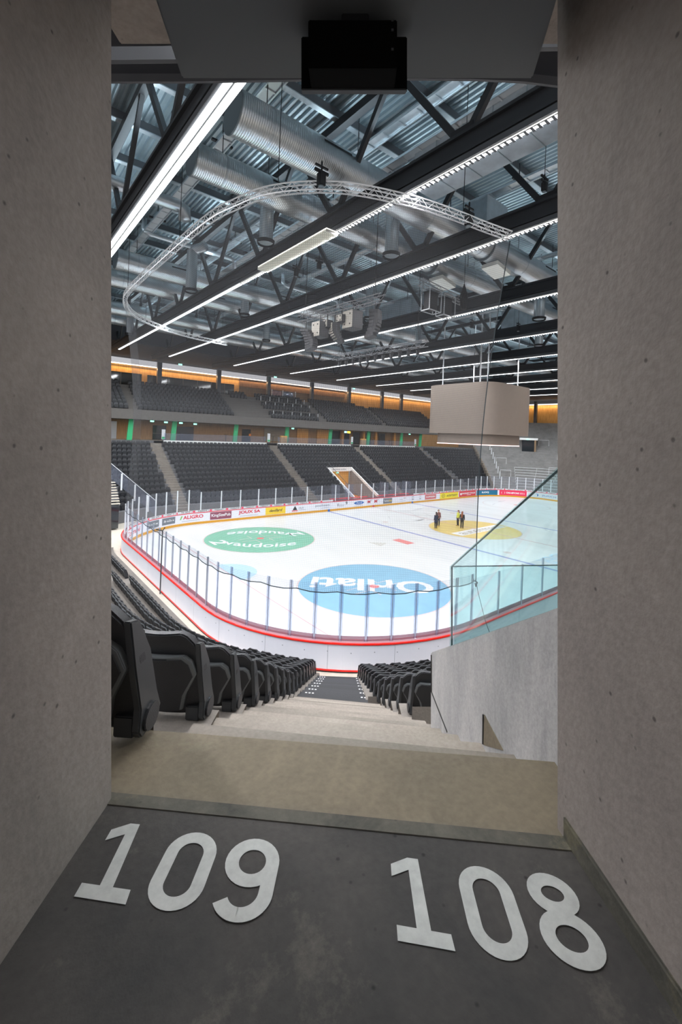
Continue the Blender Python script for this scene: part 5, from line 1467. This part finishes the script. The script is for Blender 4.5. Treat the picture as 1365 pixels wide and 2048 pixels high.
kstrip('ceiling_joint_beam', [150, 225, 400, 1060, 1200], [120, 120, 118, 95, 92], [93, 93, 91, 68, 66], 2.6, .03, 'steel_grey', 'dark steel beam behind the passage ceiling edge', 'beam')
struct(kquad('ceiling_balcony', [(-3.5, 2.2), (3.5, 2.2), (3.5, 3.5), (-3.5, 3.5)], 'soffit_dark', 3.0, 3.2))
# black box sign
t = empty('hanging_sign_box', tuple(K(0, 1.43, 1.66)), 'black box hanging under the grey ceiling panel at the top of the doorway', 'sign box')
def kchild(name, a0, a1, b0, b1, d0, d1, m, bev=.003):
    mb = MB(); mb.v = [tuple(K(a, b, d) - t.location) for d in (d0, d1) for a, b in ((a0, b0), (a1, b0), (a1, b1), (a0, b1))]
    mb.f = [(0, 1, 2, 3), (7, 6, 5, 4), (0, 4, 5, 1), (1, 5, 6, 2), (2, 6, 7, 3), (3, 7, 4, 0)]
    return mb.build(name, m, t, bevel=bev)
kchild('sign_housing', -.2075, .200, 1.336, 1.54, 1.70, 1.722, 'box_black')
kchild('front_plate', -.170, .152, 1.335, 1.51, 1.60, 1.70, 'box_black')
kchild('bottom_lip', -.2075, .198, 1.332, 1.338, 1.698, 1.724, 'steel_grey')
for a, b in ((.135, 1.505), (.135, 1.47), (.135, 1.40)): kchild('screw', a - .004, a + .004, b - .004, b + .004, 1.597, 1.60, 'steel_grey', 0)
kchild('mount_bracket', -.05, .05, 1.51, 1.56, 1.62, 1.72, 'steel_black')

# painted numerals ----------------------------------------------------------------------------
ZO = [0]
def ring_from_path(path_pts, w_):
    """thick stroke along a polyline -> (verts2d, faces)"""
    ps = [Vector(p) for p in path_pts]; n = len(ps); closed = (ps[0] - ps[-1]).length < 1e-6
    if closed: ps = ps[:-1]; n -= 1
    V = []; F = []
    for i in range(n):
        a = ps[(i - 1) % n] if closed or i > 0 else ps[i]; b = ps[(i + 1) % n] if closed or i < n - 1 else ps[i]
        d = (b - a).normalized(); nr = Vector((-d.y, d.x)); V += [ps[i] + nr * w_ / 2, ps[i] - nr * w_ / 2]
    m_ = n if closed else n - 1
    for i in range(m_):
        j = (i + 1) % n; F.append((2 * i, 2 * i + 1, 2 * j + 1, 2 * j))
    return V, F
def arc(cx_, cy_, rx, ry, a0, a1, n=20):
    return [(cx_ + rx * math.cos(math.radians(a0 + (a1 - a0) * i / n)), cy_ + ry * math.sin(math.radians(a0 + (a1 - a0) * i / n))) for i in range(n + 1)]
ST = .155
def glyph(ch):
    """unit glyph 0..1 in height, width .62"""
    if ch == '1':
        V = [(0.02, .16), (0.02, 0), (.60, 0), (.60, .16), (.39, .16), (.39, 1), (.24, 1), (0.0, .88), (0.0, .72), (.235, .835), (.235, .16)]
        return [Vector(v) for v in V], [tuple(range(11))]
    if ch == '0':
        h = .5 - ST / 2; r = .31 - ST / 2 
        pts = arc(.31, 1 - .31, r, r, 0, 180, 18) + arc(.31, .31, r, r, 180, 360, 18); pts.append(pts[0]); return ring_from_path(pts, ST)
    if ch == '8':
        V, F = ring_from_path(arc(.31, .755, .205, .168, 0, 360, 32), ST)
        V2, F2 = ring_from_path(arc(.31, .285, .235, .208, 0, 360, 36), ST)
        return V + V2, F + [tuple(i + len(V) for i in f) for f in F2]
    if ch == '9':
        V, F = ring_from_path(arc(.31, .69, .232, .232, 0, 360, 32), ST)
        pts = [(.542, .69)] + [(.542, .50)] + arc(.30, .33, .242, .252, 0, -90, 12) + arc(.30, .33, .24, .252, -90, -150, 8)
        V2, F2 = ring_from_path(pts, ST)
        return V + V2, F + [tuple(i + len(V) for i in f) for f in F2]
def bil(q, u, v):
    """q: bl, br, tr, tl in (a,d)"""
    return tuple((1 - u) * (1 - v) * q[0][i] + u * (1 - v) * q[1][i] + u * v * q[2][i] + (1 - u) * v * q[3][i] for i in (0, 1))
def number(name, chars, quads, label):
    root = empty(name, tuple(W(0, 1.5, ZF)), label, 'floor marking')
    for ch, q in zip(chars, quads):
        V, F = glyph(ch); mb = MB(); vs = []
        for i_, v in enumerate(V):
            a, d = bil(q, v.x / .62, v.y); vs.append(W(a, d, ZF + .003 + (.0012 if (ch == '9' and i_ >= 64) or (ch == '8' and i_ >= 64) else 0)) - root.location)
        mb.add(vs, F)
        mb.build('painted_digit', 'numeral_paint', root)
# corner positions on the floor (right, ahead) for each digit
number('floor_number', '109', [[(-.885, 1.478), (-.690, 1.458), (-.735, 1.752), (-.893, 1.762)],
                               [(-.655, 1.452), (-.462, 1.437), (-.452, 1.722), (-.640, 1.738)],
                               [(-.425, 1.425), (-.222, 1.409), (-.213, 1.705), (-.408, 1.722)]], 'large pale number 109 painted on the dark passage floor, left')
number('floor_number', '108', [[(.190, 1.386), (.378, 1.362), (.358, 1.650), (.195, 1.668)],
                               [(.430, 1.352), (.615, 1.335), (.615, 1.628), (.430, 1.648)],
                               [(.660, 1.335), (.848, 1.315), (.845, 1.612), (.665, 1.632)]], 'large pale number 108 painted on the dark passage floor, right')

# stairs ----------------------------------------------------------------------------------------
st = empty('concrete_stairs', tuple(W(0, 2.3, 7)), 'worn beige concrete stairs running down from the passage', 'stairs')
bl = empty('black_stairs', tuple(W(0, 10, 2.5)), 'black removable stairs with white edge marks at the bottom of the aisle', 'stairs')
def T0(a, d, z):
    v = CAM + R0 * a + FW * d; return Vector((v.x, v.y, z))
n_up = 16
for n in range(n_up + 16):
    black = n >= n_up
    if not black:
        top = 7.484 - .2535 * (n + 1); d0 = 1.89 + .445 * n; d1 = d0 + .455; kk = n / 2
        xl = -(.80 + .012 * n) - .03 * (n > 2); xr = .93 - .057 * (d0 - 1.8) if d0 < 3.9 else .78 - .027 * (kk - 4)
    else:
        m_ = n - n_up; top = 3.428 - .205 * (m_ + 1) + .01; d0 = 9.01 + .43 * m_; d1 = d0 + .44; kk = 8 + m_ / 2
        xl = -1.0; xr = .66 - .027 * (kk - 8)
        if m_ == 15: continue
    f_ = max(0, 1 - max(0, n - n_up) / 14)
    sk = lambda a: -.085 * (a + .85) * f_
    root = bl if black else st
    pts = [T0(xl, d0 + sk(xl), top), T0(xr, d0 + sk(xr), top), T0(xr, d1 + sk(xr), top), T0(xl, d1 + sk(xl), top)]
    mb = MB(); mb.v = [tuple(p - root.location) for p in pts] + [tuple(p - root.location - Vector((0, 0, .5))) for p in pts]
    mb.f = [(0, 1, 2, 3), (7, 6, 5, 4), (0, 4, 5, 1), (1, 5, 6, 2), (2, 6, 7, 3), (3, 7, 4, 0)]
    mb.build('stair_tread', 'black_step' if black else 'stair_concrete', root, bevel=.008)
    if black and n % 2 == 1:
        for sx in (-1, 1):
            for q in range(3):
                c_ = -.17 + sx * .62 - .10 * f_ * (sx < 0) * 0 + (q - 1) * .075
                pt = [T0(c_ - .022, d1 - .045 + sk(c_), top + .003), T0(c_ + .022, d1 - .045 + sk(c_), top + .003), T0(c_ + .022, d1 - .012 + sk(c_), top + .003), T0(c_ - .022, d1 - .012 + sk(c_), top + .003)]
                MB().add([p - root.location for p in pt], [(0, 1, 2, 3)]).build('step_edge_mark', 'white', root)

# parapet right of the stairs and its glass -----------------------------------------------------
PAa = lambda d: 1.0 - .0803 * (d - 2.19)
top = lambda d: -.847 - .578 * (d - 2.19)
pl = [(1.70, top(1.70)), (4.68, top(4.68)), (4.68, -3.5), (3.5, -3.0), (1.70, -1.9)]
par = MB(); par.v = [tuple(K(PAa(d), b, d)) for d, b in pl] + [tuple(K(PAa(d) + .22, b, d)) for d, b in pl]; n = len(pl)
par.f = [tuple(range(n)), tuple(range(2 * n - 1, n - 1, -1))] + [(i, i + n, (i + 1) % n + n, (i + 1) % n) for i in range(n)]
p_ = par.build('stair_parapet', 'parapet_concrete', bevel=.008); tag(p_, 'grey concrete parapet wall right of the stairs with sloping top', 'wall')
def pk(px, py, off):
    u = (px - CX) / FPX; d = (1.0 + .0803 * 2.19 + off) / (u + .0803); return K(u * d, (CY - py) / FPX * d, d)
PA = 0.0
V = [pk(969, 1429, PA - .004), pk(967.6, 1490, PA - .004), pk(1007, 1501, PA - .004)]
mb = MB(); mb.v = [tuple(v) for v in V] + [tuple(v + RR * .006) for v in V]; mb.f = [(0, 1, 2), (5, 4, 3), (0, 3, 4, 1), (1, 4, 5, 2), (2, 5, 3, 0)]
mb.build('triangular_recess', 'landing_concrete', p_)
A_ = PA - .002
for (x0, y0_), (x1, y1_) in (((863.5, 1310), (863.8, 1384)), ((863.8, 1384), (895, 1464)), ((967.5, 1429), (967, 1488))):
    MB().bar(pk(x0, y0_, A_), pk(x1, y1_, A_), .008, .010).build('joint_line', 'black', p_)
# glass on the parapet
gl = empty('guard_glass', (0, 0, 0), 'tinted glass guard along the parapet with a sloping top edge', 'glass guard')
def gq(name, pts, th, m, parent):
    V = [K(*p) for p in pts]; nr = (V[1] - V[0]).cross(V[3] - V[0]).normalized() * th
    mb = MB(); mb.v = [tuple(v) for v in V] + [tuple(v + nr) for v in V]; mb.f = [(0, 1, 2, 3), (7, 6, 5, 4), (0, 4, 5, 1), (1, 5, 6, 2), (2, 6, 7, 3), (3, 7, 4, 0)]
    return mb.build(name, m, parent)
A1, D1, B1, B0 = .882, 4.03, -1.185, -1.92
A2, D2 = 1.05, 1.95
gq('guard_pane', [(A1, B0, D1), (A2, top(1.95), D2), (A2, -.01, D2), (A1, B1, D1)], .017, 'guard_glass', gl)
MB().bar(K(A1, B1, D1), K(A2, -.01, D2), .006, .008).build('pane_top_edge', 'glass_edge', gl)
MB().bar(K(A1, B0, D1), K(A1, B1, D1), .010, .010).build('pane_end_edge', 'glass_edge', gl)
g2 = empty('cross_guard_glass', (0, 0, 0), 'tinted glass guard crossing to the right behind the parapet, with level top edge', 'glass guard')
gq('guard_pane', [(A1 + .02, -2.3, D1), (3.2, -2.3, D1 + .35), (3.2, -1.26, D1 + .35), (A1 + .02, B1, D1)], .017, 'guard_glass', g2)
MB().bar(K(A1, B1, D1), K(3.2, -1.26, D1 + .35), .006, .008).build('pane_top_edge', 'glass_edge', g2)
# thin extra pole at the left glass
t = empty('net_pole', (*P(S_LEFT + 5.5, .42), 0), 'thin dark pole with clamps standing outside the near end boards', 'pole')
MB().tube([(0, 0, 0), (0, 0, 3.35)], .035, 8).build('pole_tube', 'steel_grey', t)
MB().tube([(-.3, .1, 3.45), (.0, 0, 3.35), (.15, .1, 3.5)], .03, 6).build('pole_clamp', 'steel_black', t)

print('objects', len(bpy.data.objects))
